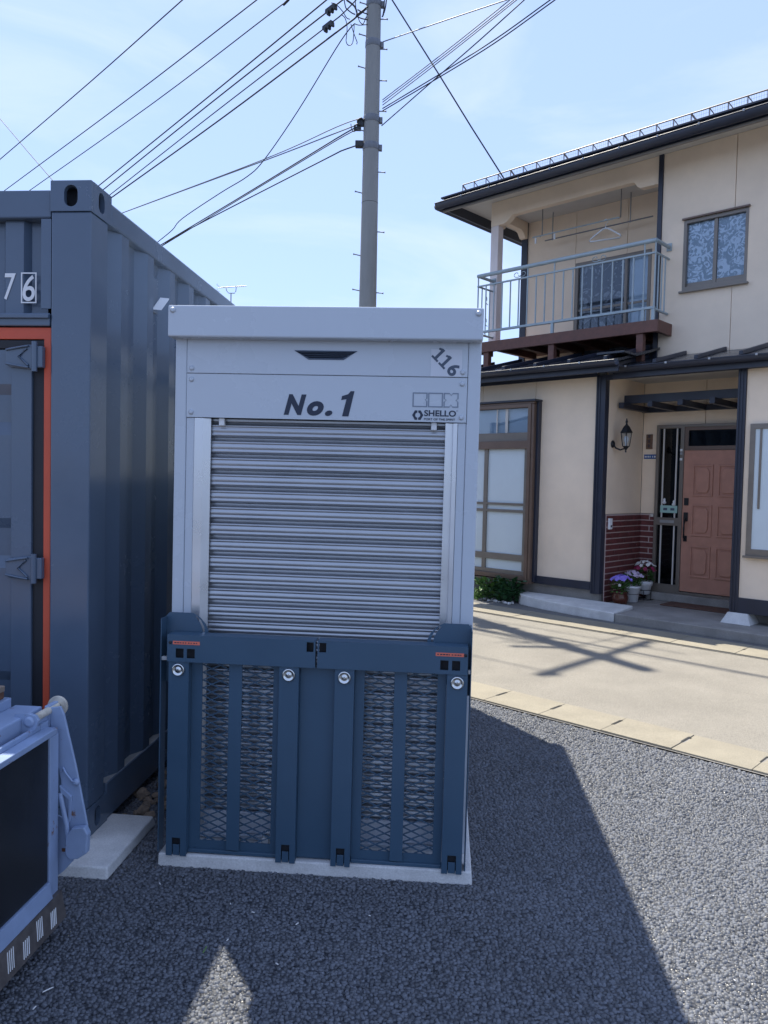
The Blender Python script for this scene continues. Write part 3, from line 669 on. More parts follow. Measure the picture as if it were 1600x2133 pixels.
# lift arm
am = shape('lift_arm', TB, tr, [[(-.045, .735), (-.004, .742), (.008, .716), (.050, .545), (.090, .352), (.092, .300), (.040, .270), (.012, .300), (-.002, .50), (-.035, .64)]], 'xz', .030, .040, .003)
bx('arm_flange', TB, am, -.058, -.0405, .028, .10, .62, .742, .003)
shape('arm_block', TB, am, [[(.028, .268), (.030, .325), (.050, .352), (.092, .358), (.104, .335), (.100, .272), (.070, .252), (.040, .250)]], 'xz', .002, .029, .004)
MB().tube([(.002, .024, .53), (.012, .020, .545), (.020, .022, .525), (.040, .024, .500), (.052, .026, .498)], .0035, 8).build('latch_spring', TB, am)
MB().lathe([(.012, 0), (.012, .004), (.008, .010), (.003, .012)], (.052, .0295, .496), 14, 'y').build('arm_pin', TB, am)
shape('gusset', TB, am, [[(.000, .485), (.040, .450), (.036, .37), (.030, .36), (.032, .440), (.004, .462)]], 'xz', .018, .029, .001)
MB().tube([(.002, .020, .46), (.026, .016, .36), (.040, .012, .27)], .008, 8).build('strut', TB, am)
shape('lower_plate', TB, tr, [[(-.030, .16), (.005, .190), (.036, .225), (.040, .300), (.020, .36), (-.030, .38)]], 'xz', .041, .048, .002)
for z, x in ((.335, .012), (.255, .002)): bx('rust_patch', M['rust'], tr, x-.004, x+.022, .0395, .0408, z, z+.012, .001)
# chassis and wheels (outside the frame to the left)
for y in (-.35, -1.15): bx('chassis_rail', M['black_metal'], tr, -2.9, -.18, y-.04, y+.04, .46, .60, .004)
for i in range(5): bx('cross_member', M['black_metal'], tr, -2.75+i*.6, -2.67+i*.6, NEAR+.02, -.01, .6005, .765, .003)
for x in (-.95, -2.55):
    bx('axle', M['black_metal'], tr, x-.04, x+.04, -1.40, -.12, .26, .34, .004)
    bx('spring_hanger', M['black_metal'], tr, x-.05, x+.05, -.38, -.32, .34, .46, 0); bx('spring_hanger', M['black_metal'], tr, x-.05, x+.05, -1.18, -1.12, .34, .46, 0)
    for y in (-.25, -1.30):
        wheel = MB().lathe([(.10, -.09), (.19, -.095), (.29, -.085), (.30, -.05), (.30, .05), (.29, .085), (.19, .095), (.10, .09)], (x, y, .30), 32, 'y').build('wheel', M['tyre'], tr)
        MB().lathe([(.17, -.096), (.17, .096)], (x, y, .30), 24, 'y').build('rim', M['galv'], wheel)

# ------------------------------------------------------------------ two storey house
HO = (-4.4, 8.35)
hp = hw(*HO)
house = root('house', 'beige two storey house with dark trim, balcony and red brown front door', 'house', (hp.x, hp.y, 0), HY)
def hb(name, m, s0, s1, t0, t1, z0, z1, bevel=.003, parent=None):
    return bx(name, m, parent or house, s0-HO[0], s1-HO[0], t0-HO[1], t1-HO[1], z0, z1, bevel)
def hshape(name, m, loops, t0, t1, parent=None, bevel=0):
    return shape(name, m, parent or house, [[(s-HO[0], z) for s, z in lp] for lp in loops], 'xz', t0-HO[1], t1-HO[1], bevel)
def hside(name, m, loops, s0, s1, parent=None, bevel=0):
    return shape(name, m, parent or house, [[(t-HO[1], z) for t, z in lp] for lp in loops], 'yz', s0-HO[0], s1-HO[0], bevel)
def htube(name, m, pts, r, n=8, parent=None): return MB().tube([(p[0]-HO[0], p[1]-HO[1], p[2]) for p in pts], r, n).build(name, m, parent or house)
SL, SR, TBK = -6.6, 1.2, 13.5     # ground floor ends
SID, TRIM = M['siding'], M['dark_trim']
# cores and foundation
hb('foundation', M['concrete_dirty'], SL+.02, -4.40, 8.375, TBK, 0, .262, .004)
hb('foundation', M['concrete_dirty'], -2.45, SR-.02, 8.375, TBK, .0, .225, .004)
hb('wall_core', M['plaster'], SL+.03, -4.415, 8.392, 12.5, .2625, 2.85, 0)
hb('wall_core', M['plaster'], -4.41, SR-.03, 9.392, 12.4, .10, 2.85, 0)
hb('wall_core', M['plaster'], -2.78, SR-.04, 8.392, 9.39, .2255, 2.85, 0)
# ground floor siding panels
for a, b in ((SL, -6.156), (-6.150, -5.338), (-5.332, -4.492)): hb('wall_panel', SID, a, b, 8.35, 8.39, .30, 2.848)
for a, b in ((-2.800, -1.90), (-1.894, -.98), (-.974, -.06), (-.054, SR)): hb('wall_panel', SID, a, b, 8.35, 8.39, .30, 2.848)
for t in (8.40, 9.31, 10.22, 11.13): hb('wall_panel', SID, SL-.012, SL+.028, t, t+.904, .30, 2.848)
# porch inner walls
hb('wall_panel', SID, -4.414, -4.372, 8.43, 9.345, 1.165, 2.848)
hb('wall_panel', SID, -4.372, -3.60, 9.352, 9.39, 1.165, 2.848); hb('wall_panel', SID, -3.594, -2.78, 9.352, 9.39, 2.27, 2.848)
hb('wall_panel', SID, -2.80, -2.785, 8.393, 9.345, .24, 2.848)
# dark trims: corner posts with ridges, base trims
for s0, s1 in ((-4.4915, -4.3725), (-2.884, -2.8015)):
    p = hb('corner_trim', TRIM, s0, s1, 8.328, 8.429 if s0 < -4 else 8.39, .215, 2.80, .004)
    hb('ridge', TRIM, s0+.010, s0+.024, 8.318, 8.3275, .217, 2.80, .002, p); hb('ridge', TRIM, s0+.042, s0+.056, 8.318, 8.3275, .217, 2.80, .002, p)
hb('base_trim', TRIM, SL, -4.492, 8.325, 8.3495, .255, .352); hb('base_trim', TRIM, -2.801, SR, 8.325, 8.3495, .212, .370)
hb('head_trim', TRIM, SL, -4.492, 8.333, 8.3495, 2.785, 2.845); hb('head_trim', TRIM, -4.4, SR, 8.333, 8.3495, 2.735, 2.80)
# porch slab, kerb ramp, footing stone, threshold
hb('porch_slab', M['concrete_dirty'], -3.93, .8, 7.86, 9.39, .0, .10, .010)
hb('porch_slab', M['concrete_dirty'], -4.40, -3.935, 8.33, 9.39, .0, .098, .006)
rm = MB()
pl = [(-5.36, 8.13), (-5.30, 8.08), (-4.9, 7.965), (-4.4, 7.885), (-3.94, 7.855), (-3.94, 8.325), (-5.36, 8.325)]
n = len(pl); top = [(p[0]-HO[0], p[1]+(.012 if i < 5 else 0)-HO[1], .135-.008*min(i, 4) if i < 5 else .140) for i, p in enumerate(pl)]
bot = [(p[0]-HO[0], p[1]-HO[1], 0) for p in pl]
rm.add(bot+top, [tuple(range(n-1, -1, -1)), tuple(range(n, 2*n))]+[(i, (i+1) % n, n+(i+1) % n, n+i) for i in range(n)])
rm.build('concrete_kerb', M['concrete'], house, .012)
MB().hexa([(-2.94-HO[0], 8.24-HO[1], .100), (-2.64-HO[0], 8.24-HO[1], .100), (-2.64-HO[0], 8.52-HO[1], .100), (-2.94-HO[0], 8.52-HO[1], .100)],
          [(-2.89-HO[0], 8.30-HO[1], .211), (-2.69-HO[0], 8.30-HO[1], .211), (-2.69-HO[0], 8.50-HO[1], .211), (-2.89-HO[0], 8.50-HO[1], .211)]).build('footing_stone', M['concrete'], house, .006)
hb('threshold', M['concrete_dirty'], -4.20, -2.79, 9.22, 9.39, .1005, .195, .005)
hb('foundation', M['concrete_dirty'], -2.70, -2.46, 8.56, 9.38, .0995, .225, .004)
# brick dado in the porch
bw = hb('brick_wall', M['mortar'], -4.3715, -4.360, 8.43, 9.345, .10, 1.160, 0)
bw2 = hb('brick_wall', M['mortar'], -4.3595, -4.172, 9.335, 9.3515, .10, 1.160, 0)
bme = None; rows = 15; rh = 1.045/rows
def brick(parent, s0, s1, t0, t1, z0, z1): hb('brick', M['brick'], s0, s1, t0, t1, z0, z1, .0015, parent)
for r in range(rows):
    z0 = .112+r*rh; z1 = z0+rh-.014
    t = 8.432-(.115 if r % 2 else 0)
    while t < 9.33:
        a, b = max(t, 8.432), min(t+.217, 9.334)
        if b-a > .02: brick(bw, -4.3598, -4.352+random.uniform(-.001, .002), a, b, z0, z1)
        t += .231
    s = -4.350+(0 if r % 2 else -.115)
    while s < -4.18:
        a, b = max(s, -4.350), min(s+.217, -4.174)
        if b-a > .02: brick(bw2, a, b, 9.328+random.uniform(-.001, .001), 9.3348, z0, z1)
        s += .231
# entrance: side light, door, transom
FR = M['bronze_grey']
en = hshape('door_frame', FR, [rect(-4.172, -2.80, .196, 2.268), rect(-4.135, -3.868, 1.125, 2.225), rect(-4.135, -3.868, .30, 1.03), rect(-3.822, -2.93, .225, 2.235)], 9.30, 9.3515, None, .003)
for z0, z1 in ((1.125, 2.225), (.30, 1.03)):
    hb('side_glass', M['glass_dark'], -4.135, -3.868, 9.335, 9.339, z0, z1, 0, en)
    hb('dark_backing', M['dark_room'], -4.135, -3.868, 9.3485, 9.3512, z0, z1, 0, en)
    for s in (-4.085, -3.92): hb('glass_bar', M['soffit'], s-.009, s+.009, 9.322, 9.334, z0, z1, .001, en)
hb('letter_slot', M['galv'], -4.09, -3.91, 9.292, 9.2995, 1.060, 1.095, .002, en)
hb('notice', M['mint'], -4.10, -3.885, 9.316, 9.3215, 1.185, 1.275, .001, en)
for s in (-4.06, -3.97): hb('print_mark', M['ink_soft'], s, s+.05, 9.3145, 9.3158, 1.215, 1.245, 0, en)
for s, z in ((-4.05, 1.32), (-3.93, 1.30)):
    MB().lathe([(.004, 0), (.022, .012), (.024, .025), (.012, .042), (.016, .055), (.010, .070), (.002, .074)], (s-HO[0], 9.318-HO[1], z-.03), 10).build('figurine', M['white_letter'], en)
for z, m_ in ((1.94, 'white_letter'), (1.90, 'galv'), (1.83, 'white_letter')): hb('sticker', M[m_], -3.866, -3.838, 9.295, 9.2995, z, z+.03, 0, en)
hb('transom_glass', M['glass_dark'], -3.775, -2.93, 9.322, 9.326, 2.005, 2.195, 0, en); hb('dark_backing', M['dark_room'], -3.82, -2.93, 9.347, 9.351, 1.97, 2.235, 0, en)
hshape('transom_frame', M['bronze'], [rect(-3.8215, -2.93, 1.955, 2.2345), rect(-3.775, -2.97, 2.005, 2.195)], 9.310, 9.328, en, .002)
dr = hb('front_door', M['door'], -3.820, -2.935, 9.312, 9.346, .235, 1.952, .003)
for s0, s1 in ((-3.706, -3.463), (-3.405, -3.160)):
    for z0, z1 in ((1.400, 1.780), (.920, 1.300), (.420, .800)):
        pn = hshape('door_panel', M['door'], [rect(s0, s1, z0, z1), rect(s0+.020, s1-.020, z0+.020, z1-.020)], 9.297, 9.3118, dr, .003)
        c = (s0+s1)/2; a = []
        w_, h_ = (s1-s0)/2-.042, (z1-z0)/2-.042; zc = (z0+z1)/2; k = .045
        a = [(c-w_, zc-h_+k), (c-w_+k*.5, zc-h_), (c+w_-k*.5, zc-h_), (c+w_, zc-h_+k), (c+w_, zc+h_-k), (c+w_-k*.5, zc+h_), (c-w_+k*.5, zc+h_), (c-w_, zc+h_-k)]
        hshape('raised_field', M['door'], [a], 9.293, 9.3118, pn, .008)
hb('lock_plate', M['black_metal'], -3.800, -3.745, 9.304, 9.3118, 1.285, 1.375, .003, dr)
hb('lock_plate', M['black_metal'], -3.800, -3.745, 9.296, 9.3118, 1.09, 1.20, .006, dr)
htube('pull_handle', M['black_metal'], [(-3.772, 9.300, 1.12), (-3.772, 9.262, 1.09), (-3.772, 9.258, 1.0), (-3.772, 9.262, .90), (-3.772, 9.300, .875)], .012, 8, dr)
hb('lock_plate', M['black_metal'], -3.795, -3.750, 9.304, 9.3118, .845, .915, .003, dr)
np_ = hb('name_plate', M['plate_wood'], -4.322, -4.240, 9.332, 9.3518, 1.975, 2.160, .004)
for z in (2.12, 2.06, 2.0):
    for k in range(3): hb('print_mark', M['ink'], -4.300+.006*(k % 2), -4.262-.008*(k == 1), 9.3295, 9.3318, z+k*.012, z+k*.012+.005, 0, np_)
    hb('print_mark', M['ink'], -4.284, -4.278, 9.3293, 9.3294+.001, z-.004, z+.036, 0, np_)
ap = hb('address_plate', M['plate_blue'], -4.348, -4.185, 9.345, 9.3518, 1.852, 1.908, .002)
for k, wd in enumerate((.012, .012, .012, .010, .008, .022)): hb('print_mark', M['white_letter'], -4.336+k*.0215+(.012 if k > 3 else 0), -4.336+k*.0215+wd+(.012 if k > 3 else 0), 9.3435, 9.3448, 1.869, 1.891, 0, ap)
hb('door_chime', M['soffit'], -4.225, -4.185, 9.318, 9.3275, 1.125, 1.165, .002)
sw = hb('switch_box', M['white_letter'], -4.352, -4.325, 8.452, 8.520, .985, 1.115, .004); hb('camera_eye', M['ink'], -4.325, -4.322, 8.475, 8.505, 1.01, 1.035, 0, sw)
# porch canopy lattice and ceiling
hb('porch_ceiling', M['soffit'], -4.37, -2.80, 8.393, 9.351, 2.80, 2.83, 0)
lt = hb('canopy_beam', TRIM, -4.370, -2.886, 8.80, 8.84, 2.500, 2.600)
hb('canopy_beam', TRIM, -4.370, -2.886, 9.29, 9.3505, 2.430, 2.498)
for i in range(5): hb('canopy_rafter', TRIM, -4.34+i*.355, -4.28+i*.355, 8.60, 9.289, 2.430, 2.497)
# wall lantern in the porch
lc = (-4.200, 8.54)
def LP(s, t): return (s-HO[0], t-HO[1])
wl = MB().lathe([(.045, 0), (.045, .008), (.030, .02)], (0, 0, 0), 12).build('wall_lamp', M['black_metal'], house)
wl.rotation_euler = (0, R(90), 0); wl.location = (-4.3715-HO[0], lc[1]-HO[1], 2.0)
def lampmesh(name, m, mb):
    o = mb.build(name, m, wl); o.matrix_parent_inverse = (Matrix.Translation(wl.location) @ wl.rotation_euler.to_matrix().to_4x4()).inverted(); return o
X, Y = LP(*lc)
lampmesh('scroll_arm', M['black_metal'], MB().tube([(-4.36-HO[0], Y, 2.0), (-4.33-HO[0], Y, 1.955), (-4.27-HO[0], Y, 1.93), (X, Y, 1.95), (X, Y, 1.90)], .010, 8))
lampmesh('lamp_roof', M['black_metal'], MB().lathe([(.075, 2.125), (.078, 2.135), (.060, 2.165), (.036, 2.205), (.014, 2.225), (.010, 2.245), (.016, 2.258), (.004, 2.30)], (X, Y, 0), 6, smooth=False))
lampmesh('lamp_foot', M['black_metal'], MB().lathe([(.008, 1.925), (.022, 1.945), (.040, 1.965), (.046, 1.972)], (X, Y, 0), 6, smooth=False))
lampmesh('lamp_glass', M['glass'], MB().lathe([(.042, 1.973), (.064, 2.124)], (X, Y, 0), 6, smooth=False))
cg = MB()
for k in range(6):
    a = k*math.pi/3; cg.tube([(X+.045*math.cos(a), Y+.045*math.sin(a), 1.970), (X+.068*math.cos(a), Y+.068*math.sin(a), 2.127)], .004, 5)
lampmesh('lamp_cage', M['black_metal'], cg)
lampmesh('bulb', M['bulb'], MB().lathe([(.010, 1.975), (.012, 2.01), (.028, 2.04), (.030, 2.06), (.018, 2.085), (.003, 2.092)], (X, Y, 0), 14))
# ground floor bay window
BT = 8.205
bwn = hshape('bay_window', M['bronze'], [rect(-6.50, -5.305, .285, 2.505), rect(-6.45, -5.352, 2.045, 2.46), rect(-6.45, -5.352, .345, 1.945)], BT, BT+.05, None, .004)
hb('window_cheek', M['bronze'], -5.304, -5.270, BT+.012, 8.349, .275, 2.50, .004, bwn); hb('window_cheek', TRIM, -5.2695, -5.238, 8.275, 8.349, .275, 2.53, .004, bwn)
hb('window_cheek', M['bronze'], -6.53, -6.501, BT+.012, 8.349, .275, 2.50, .004, bwn)
hb('window_hood', TRIM, -6.56, -5.232, BT-.03, 8.349, 2.531, 2.556, .003, bwn); hb('window_head', M['bronze'], -6.53, -5.27, BT+.01, 8.349, 2.5055, 2.530, .002, bwn)
hb('window_sill', M['bronze'], -6.53, -5.27, BT-.02, 8.349, .250, .2745, .003, bwn)
hb('curtain', M['frost'], -6.45, -5.352, BT+.075, BT+.080, .345, 1.945, 0, bwn); hb('curtain', M['frost'], -6.45, -5.352, BT+.09, BT+.095, 2.045, 2.46, 0, bwn)
for z0, z1 in ((.345, 1.945), (2.045, 2.46)): hb('pane', M['frosted'] if z0 < 1 else M['glass'], -6.45, -5.352, BT+.052, BT+.056, z0, z1, 0, bwn)
for z0, z1 in ((1.225, 1.255), (1.135, 1.170), (.520, .60), (.345, .395)): hb('glazing_bar', M['bronze_grey'], -6.45, -5.352, BT+.028, BT+.050, z0, z1, .002, bwn)
hb('glazing_bar', M['bronze_grey'], -5.40, -5.3525, BT+.0285, BT+.0512, .40, 1.945, .002, bwn); hb('glazing_bar', M['bronze_grey'], -6.02, -5.965, BT+.0285, BT+.0514, .345, 1.945, .002, bwn)
hb('glazing_bar', M['bronze_grey'], -6.45, -5.352, BT+.028, BT+.045, 2.045, 2.15, .002, bwn); hb('glazing_bar', M['soffit'], -5.72, -5.68, BT+.05, BT+.06, 2.15, 2.46, .001, bwn); hb('glazing_bar', M['soffit'], -5.86, -5.84, BT+.05, BT+.06, 2.15, 2.46, .001, bwn)
# right ground floor window (cut by the frame)
rw = hshape('sash_window', FR, [rect(-2.742, -1.0, .80, 2.17), rect(-2.690, -1.05, .885, 2.115)], 8.318, 8.3495, None, .004)
hb('window_sill', FR, -2.76, -.98, 8.29, 8.3175, .792, .815, .002, rw)
hb('curtain', M['frost'], -2.69, -1.05, 8.342, 8.3494, .885, 2.115, 0, rw); hb('pane', M['frosted'], -2.69, -1.05, 8.330, 8.334, .885, 2.115, 0, rw)
for s in (-2.645, -1.87): hb('glazing_bar', FR, s, s+.022, 8.320, 8.3295, 1.30 if s < -2 else .885, 2.115, .001, rw)
# upper floor front wall with a recessed window
UT = 9.0
wn = (-3.790, -3.075, 3.800, 4.615)
hshape('wall_panel', SID, [[(-4.064, 2.95), (-3.228, 2.95), (-3.228, wn[2]), (wn[0], wn[2]), (wn[0], wn[3]), (-3.228, wn[3]), (-3.228, 5.46), (-4.064, 5.46)]], UT, UT+.04, None, .003)
hshape('wall_panel', SID, [[(-3.222, 2.95), (-2.322, 2.95), (-2.322, 5.46), (-3.222, 5.46), (-3.222, wn[3]), (wn[1], wn[3]), (wn[1], wn[2]), (-3.222, wn[2])]], UT, UT+.04, None, .003)
for a, b in ((-2.316, -1.42), (-1.414, -.52), (-.514, .38), (.386, SR)): hb('wall_panel', SID, a, b, UT, UT+.04, 2.95, 5.46)
uw = hshape('sash_window', M['bronze_grey'], [rect(wn[0]-.005, wn[1]+.005, wn[2]-.005, wn[3]+.005), rect(wn[0]+.032, wn[1]-.028, wn[2]+.05, wn[3]-.035)], UT-.006, UT+.07, None, .003)
hb('window_hood', M['bronze'], wn[0]-.02, wn[1]+.02, UT-.035, UT-.0065, wn[3]+.006, wn[3]+.026, .002, uw); hb('window_sill', M['bronze_grey'], wn[0]-.03, wn[1]+.03, UT-.045, UT-.0065, wn[2]-.024, wn[2]-.004, .002, uw)
mid = (wn[0]+wn[1])/2
hb('meeting_stile', M['bronze_grey'], mid-.020, mid+.020, UT+.012, UT+.040, wn[2]+.05, wn[3]-.035, .002, uw)
for a, b, t in ((wn[0]+.032, mid-.02, .034), (mid+.02, wn[1]-.028, .022)):
    hb('sash_rail', M['bronze_grey'], a, b, UT+t, UT+t+.012, wn[2]+.05, wn[2]+.095, .002, uw); hb('pane', M['glass'], a, b, UT+t+.004, UT+t+.007, wn[2]+.0955, wn[3]-.035, 0, uw)
hb('lace_curtain', M['lace'], wn[0]+.03, wn[1]-.025, UT+.0485, UT+.0525, wn[2]+.03, wn[3]-.03, 0, uw)
hb('wall_core', M['dark_room'], -4.05, SR-.03, UT+.09, 12.3, 2.851, 5.45, 0)
# balcony recess
hb('corner_trim', TRIM, -4.121, -4.065, UT-.02, UT+.06, 2.90, 5.46, .004); hb('wall_panel', SID, -4.12, -4.066, UT+.065, 9.795, 2.95, 5.46)
for a, b in ((-6.55, -5.677), (-5.671, -4.901), (-4.895, -4.122)):
    if a < -6: hb('wall_panel', SID, a, b, 9.80, 9.84, 2.95, 5.46)
    else:
        s1 = -4.548 if b > -4.5 else b+.001
        hshape('wall_panel', SID, [[(a, 5.46), (a, 4.632), (min(s1, b), 4.632), (min(s1, b), 3.40), (b, 3.40), (b, 5.46)]] if b > -4.5 else [[(a, 4.632), (b, 4.632), (b, 5.46), (a, 5.46)]], 9.80, 9.84)
hb('wall_core', M['dark_room'], -6.54, -4.06, 9.98, 12.3, 2.851, 5.45, 0)
hb('wall_panel', SID, -6.556, -6.52, 9.90, 12.3, 2.95, 5.46)
hb('corner_trim', TRIM, -6.575, -6.470, 9.78, 9.899, 2.95, 5.46, .004)
hshape('balcony_header', SID, [[(-6.572, 5.13), (-6.36, 5.13), (-6.30, 5.155), (-6.23, 5.215), (-6.20, 5.228), (-4.46, 5.228), (-4.43, 5.215), (-4.40, 5.165), (-4.35, 5.135), (-4.122, 5.13), (-4.122, 5.46), (-5.32, 5.46), (-6.572, 5.46)]], UT, UT+.10, None, .004)
hside('balcony_header', SID, [[(9.101, 5.13), (9.20, 5.13), (9.26, 5.20), (9.32, 5.228), (9.60, 5.228), (9.66, 5.20), (9.72, 5.13), (9.78, 5.13), (9.78, 5.46), (9.101, 5.46)]], -6.572, -6.47, None, .004)
hb('pillar', M['pillar'], -6.572, -6.445, UT+.002, UT+.125, 3.42, 5.129, .006)
hb('balcony_ceiling', M['soffit'], -6.46, -4.122, UT+.101, 9.799, 5.36, 5.375, 0)
bd = hshape('balcony_door', M['bronze_grey'], [rect(-5.672, -4.552, 3.435, 4.630), rect(-5.625, -4.925, 3.48, 4.585), rect(-4.885, -4.60, 3.48, 4.585)], 9.80, 9.86, None, .003)
hb('leaf_print_curtain', M['leafy'], -5.64, -4.915, 9.885, 9.889, 3.46, 4.60, 0, bd); hb('white_curtain', M['frost'], -4.895, -4.59, 9.885, 9.889, 3.46, 4.60, 0, bd)
for a, b in ((-5.625, -4.925), (-4.885, -4.60)): hb('pane', M['glass'], a, b, 9.83, 9.834, 3.48, 4.585, 0, bd); hb('glazing_bar', M['bronze_grey'], a, b, 9.82, 9.8295, 3.95, 3.98, 0, bd)
# balcony deck and timber
dkb = hb('balcony_deck', M['brown_wood'], -6.50, -3.905, 8.66, 9.795, 3.385, 3.42, .003)
hb('deck_beam', M['brown_wood'], -6.52, -3.895, 8.605, 8.6595, 3.292, 3.432, .005, dkb); hb('deck_beam', M['brown_wood'], -3.945, -3.895, 8.66, 8.998, 3.292, 3.432, .005, dkb); hb('deck_beam', M['brown_wood'], -6.52, -6.47, 8.66, 8.998, 3.292, 3.432, .005, dkb)
for i in range(6): hb('deck_joist', M['brown_wood'], -6.2+i*.38, -6.14+i*.38, 8.66, 9.6, 3.30, 3.384, 0, dkb)
for s in (-6.33, -5.31, -4.12): hb('deck_post', M['brown_wood'], s-.042, s+.042, 8.625, 8.705, 2.96, 3.291, .005, dkb)
# balcony railing
RB = M['rail_blue']; RT = 8.63
rl = htube('balcony_railing', RB, [(-6.50, RT, 4.345), (-3.95, RT, 4.345)], .026, 10)
for s in (-6.49, -3.96):
    htube('return_rail', RB, [(s, RT, 4.345), (s, 8.995, 4.345)], .022, 8, rl); htube('return_rail', RB, [(s, RT, 4.205), (s, 8.995, 4.205)], .013, 6, rl); htube('return_rail', RB, [(s, RT, 3.56), (s, 8.995, 3.56)], .016, 6, rl)
    for k in range(3): htube('baluster', RB, [(s, RT+.09+k*.09, 3.56), (s, RT+.09+k*.09, 4.205)], .0085, 6, rl)
    hb('wall_plate', RB, s-.03, s+.03, 8.985, 8.999, 4.30, 4.39, .002, rl)
hb('lower_rail', RB, -6.50, -3.95, RT-.018, RT+.018, 3.560, 3.590, .003, rl)
hb('upper_rail', RB, -6.50, -3.95, RT-.012, RT+.012, 4.195, 4.215, .002, rl)
for s in (-6.485, -5.30, -4.09, -3.965): hb('railing_post', RB, s-.018, s+.018, RT-.016, RT+.016, 3.432, 3.5595, .002, rl)
nb = 20
for i in range(nb):
    s = -6.49+i*(2.53/(nb-1)); htube('baluster', RB, [(s, RT, 3.588), (s, RT, 4.33 if i in (0, 6, 9, 18, 19) else 4.197)], .0095, 6, rl)
def scroll(s, z, k=1):
    pts = [(s+k*(.012+.010*a)*math.cos(a), RT, z+(.012+.006*a)*math.sin(a)) for a in [i*.5 for i in range(13)]]
    htube('scroll', RB, pts, .005, 5, rl)
for s in (-5.86, -4.72): scroll(s, 4.27); scroll(s+.09, 4.27, -1)
for z in (4.05, 3.75): 
    pts = [(-6.485, 8.80+.03*math.cos(a)+.01*a, z+.05*math.sin(a)) for a in [i*.5 for i in range(11)]]; htube('scroll', RB, pts, .005, 5, rl)
# drying pole brackets
for s in (-5.95, -4.78): htube('pole_hanger', M['galv'], [(s, 9.35, 5.36), (s, 9.35, 4.97), (s, 9.30, 4.94)], .008, 6)
for s in (-5.95, -4.78): htube('pole_hanger', M['galv'], [(s, 9.62, 5.36), (s, 9.62, 4.97)], .008, 6)
# lower roofs with battens, fascia, gutters
def low_roof(s0, s1, te, ze, te2, ze2, tag_):
    m = MB(); k = HO
    P = lambda s, t, z: (s-k[0], t-k[1], z)
    m.hexa([P(s0, te, ze-.03), P(s1, te, ze-.03), P(s1, te2, ze2-.03), P(s0, te2, ze2-.03)], [P(s0, te, ze), P(s1, te, ze), P(s1, te2, ze2), P(s0, te2, ze2)])
    r = m.build('lower_roof', M['roof_metal'], house)
    s = s0+.02
    while s < s1:
        b = MB(); b.hexa([P(s, te-.012, ze+.0005), P(s+.045, te-.012, ze+.0005), P(s+.045, te2, ze2+.0005), P(s, te2, ze2+.0005)], [P(s+.004, te-.012, ze+.042), P(s+.041, te-.012, ze+.042), P(s+.041, te2, ze2+.042), P(s+.004, te2, ze2+.042)])
        b.build('roof_batten', TRIM, r, .003); s += .455
    hb('fascia', TRIM, s0, s1, te+.015, te+.04, ze-.135, ze-.031, .003); hb('soffit', TRIM, s0, s1, te+.041, 8.352 if te < 8 else 8.333, ze-.075, ze-.06, 0)
    g = MB(); prof = [(te-.052+.052*math.cos(a)-k[1], ze-.030+.05*math.sin(a)) for a in [math.pi+i*math.pi/10 for i in range(11)]]
    g.ribbon(prof, 0, s0-k[0]-.01, s1-k[0]+.01, .003, (0, 0, .8)); gt = g.build('gutter', TRIM, house)
    for p in gt.data.polygons: p.use_smooth = True
    htube('gutter_bead', TRIM, [(s0-.01, te-.104, ze-.026), (s1+.01, te-.104, ze-.026)], .006, 6, gt)
    s = s0+.2
    while s < s1: hb('gutter_clip', M['galv'], s, s+.022, te-.118, te-.100, ze-.036, ze-.014, .002, gt); s += .46
    return r
lr = low_roof(SL-.35, -4.03, 7.93, 2.905, 8.99, 3.175, 0); low_roof(-4.22, SR+.3, 8.18, 2.860, 8.985, 3.06, 1)
hb('roof_side', M['roof_metal'], SL-.35, SL, 8.99, 12.3, 3.0, 3.04, 0)
hb('roof_cap', M['roof_metal'], -4.32, -3.99, 7.99, 8.32, 2.975, 3.0, .004, lr)
# upper hip roof
e0, e1, t0, t1, ze = -7.04, SR+.6, 8.50, 13.1, 5.49
k = HO; P = lambda s, t, z: (s-k[0], t-k[1], z)
rz = ze+.27*(t1-t0)/2
rf = MB(); rf.add([P(e0, t0, ze), P(e1, t0, ze), P(e1, t1, ze), P(e0, t1, ze), P(e0+2.3, (t0+t1)/2, rz), P(e1-2.3, (t0+t1)/2, rz)], [(0, 1, 5, 4), (1, 2, 5), (2, 3, 4, 5), (3, 0, 4), (3, 2, 1, 0)])
roof = rf.build('roof', M['roof_metal'], house)
hb('soffit', M['soffit'], e0+.03, e1-.03, t0+.03, t1-.03, 5.462, 5.488, 0, roof)
hb('fascia', TRIM, e0, e1, t0, t0+.028, 5.33, 5.4885, .003, roof); hb('fascia', TRIM, e0, e0+.028, t0+.029, t1, 5.33, 5.4885, .003, roof)
hb('eave_edge', TRIM, e0-.03, e1, t0-.03, t0+.02, 5.489, 5.512, .003, roof); hb('eave_strip', M['bronze_grey'], e0, e1, t0-.006, t0+.02, 5.300, 5.3295, .002, roof)
g = MB(); prof = [(t0-.062+.060*math.cos(a)-k[1], 5.405+.075*math.sin(a)) for a in [math.pi+i*math.pi/10 for i in range(11)]]
g.ribbon(prof, 0, e0-.06-k[0], e1-k[0], .003, (0, 0, .8)); gt = g.build('gutter', TRIM, house)
for p in gt.data.polygons: p.use_smooth = True
htube('gutter_bead', TRIM, [(e0-.06, t0-.122, 5.409), (e1, t0-.122, 5.409)], .007, 6, gt)
g = MB(); prof = [(e0-.062+.060*math.cos(a)-k[0], 5.405+.075*math.sin(a)) for a in [math.pi+i*math.pi/10 for i in range(11)]]
g.ribbon(prof, 1, t0-.06-k[1], t1-k[1], .003, (0, 0, .8)); g2 = g.build('gutter', TRIM, house)
for p in g2.data.polygons: p.use_smooth = True
s = e0+.4
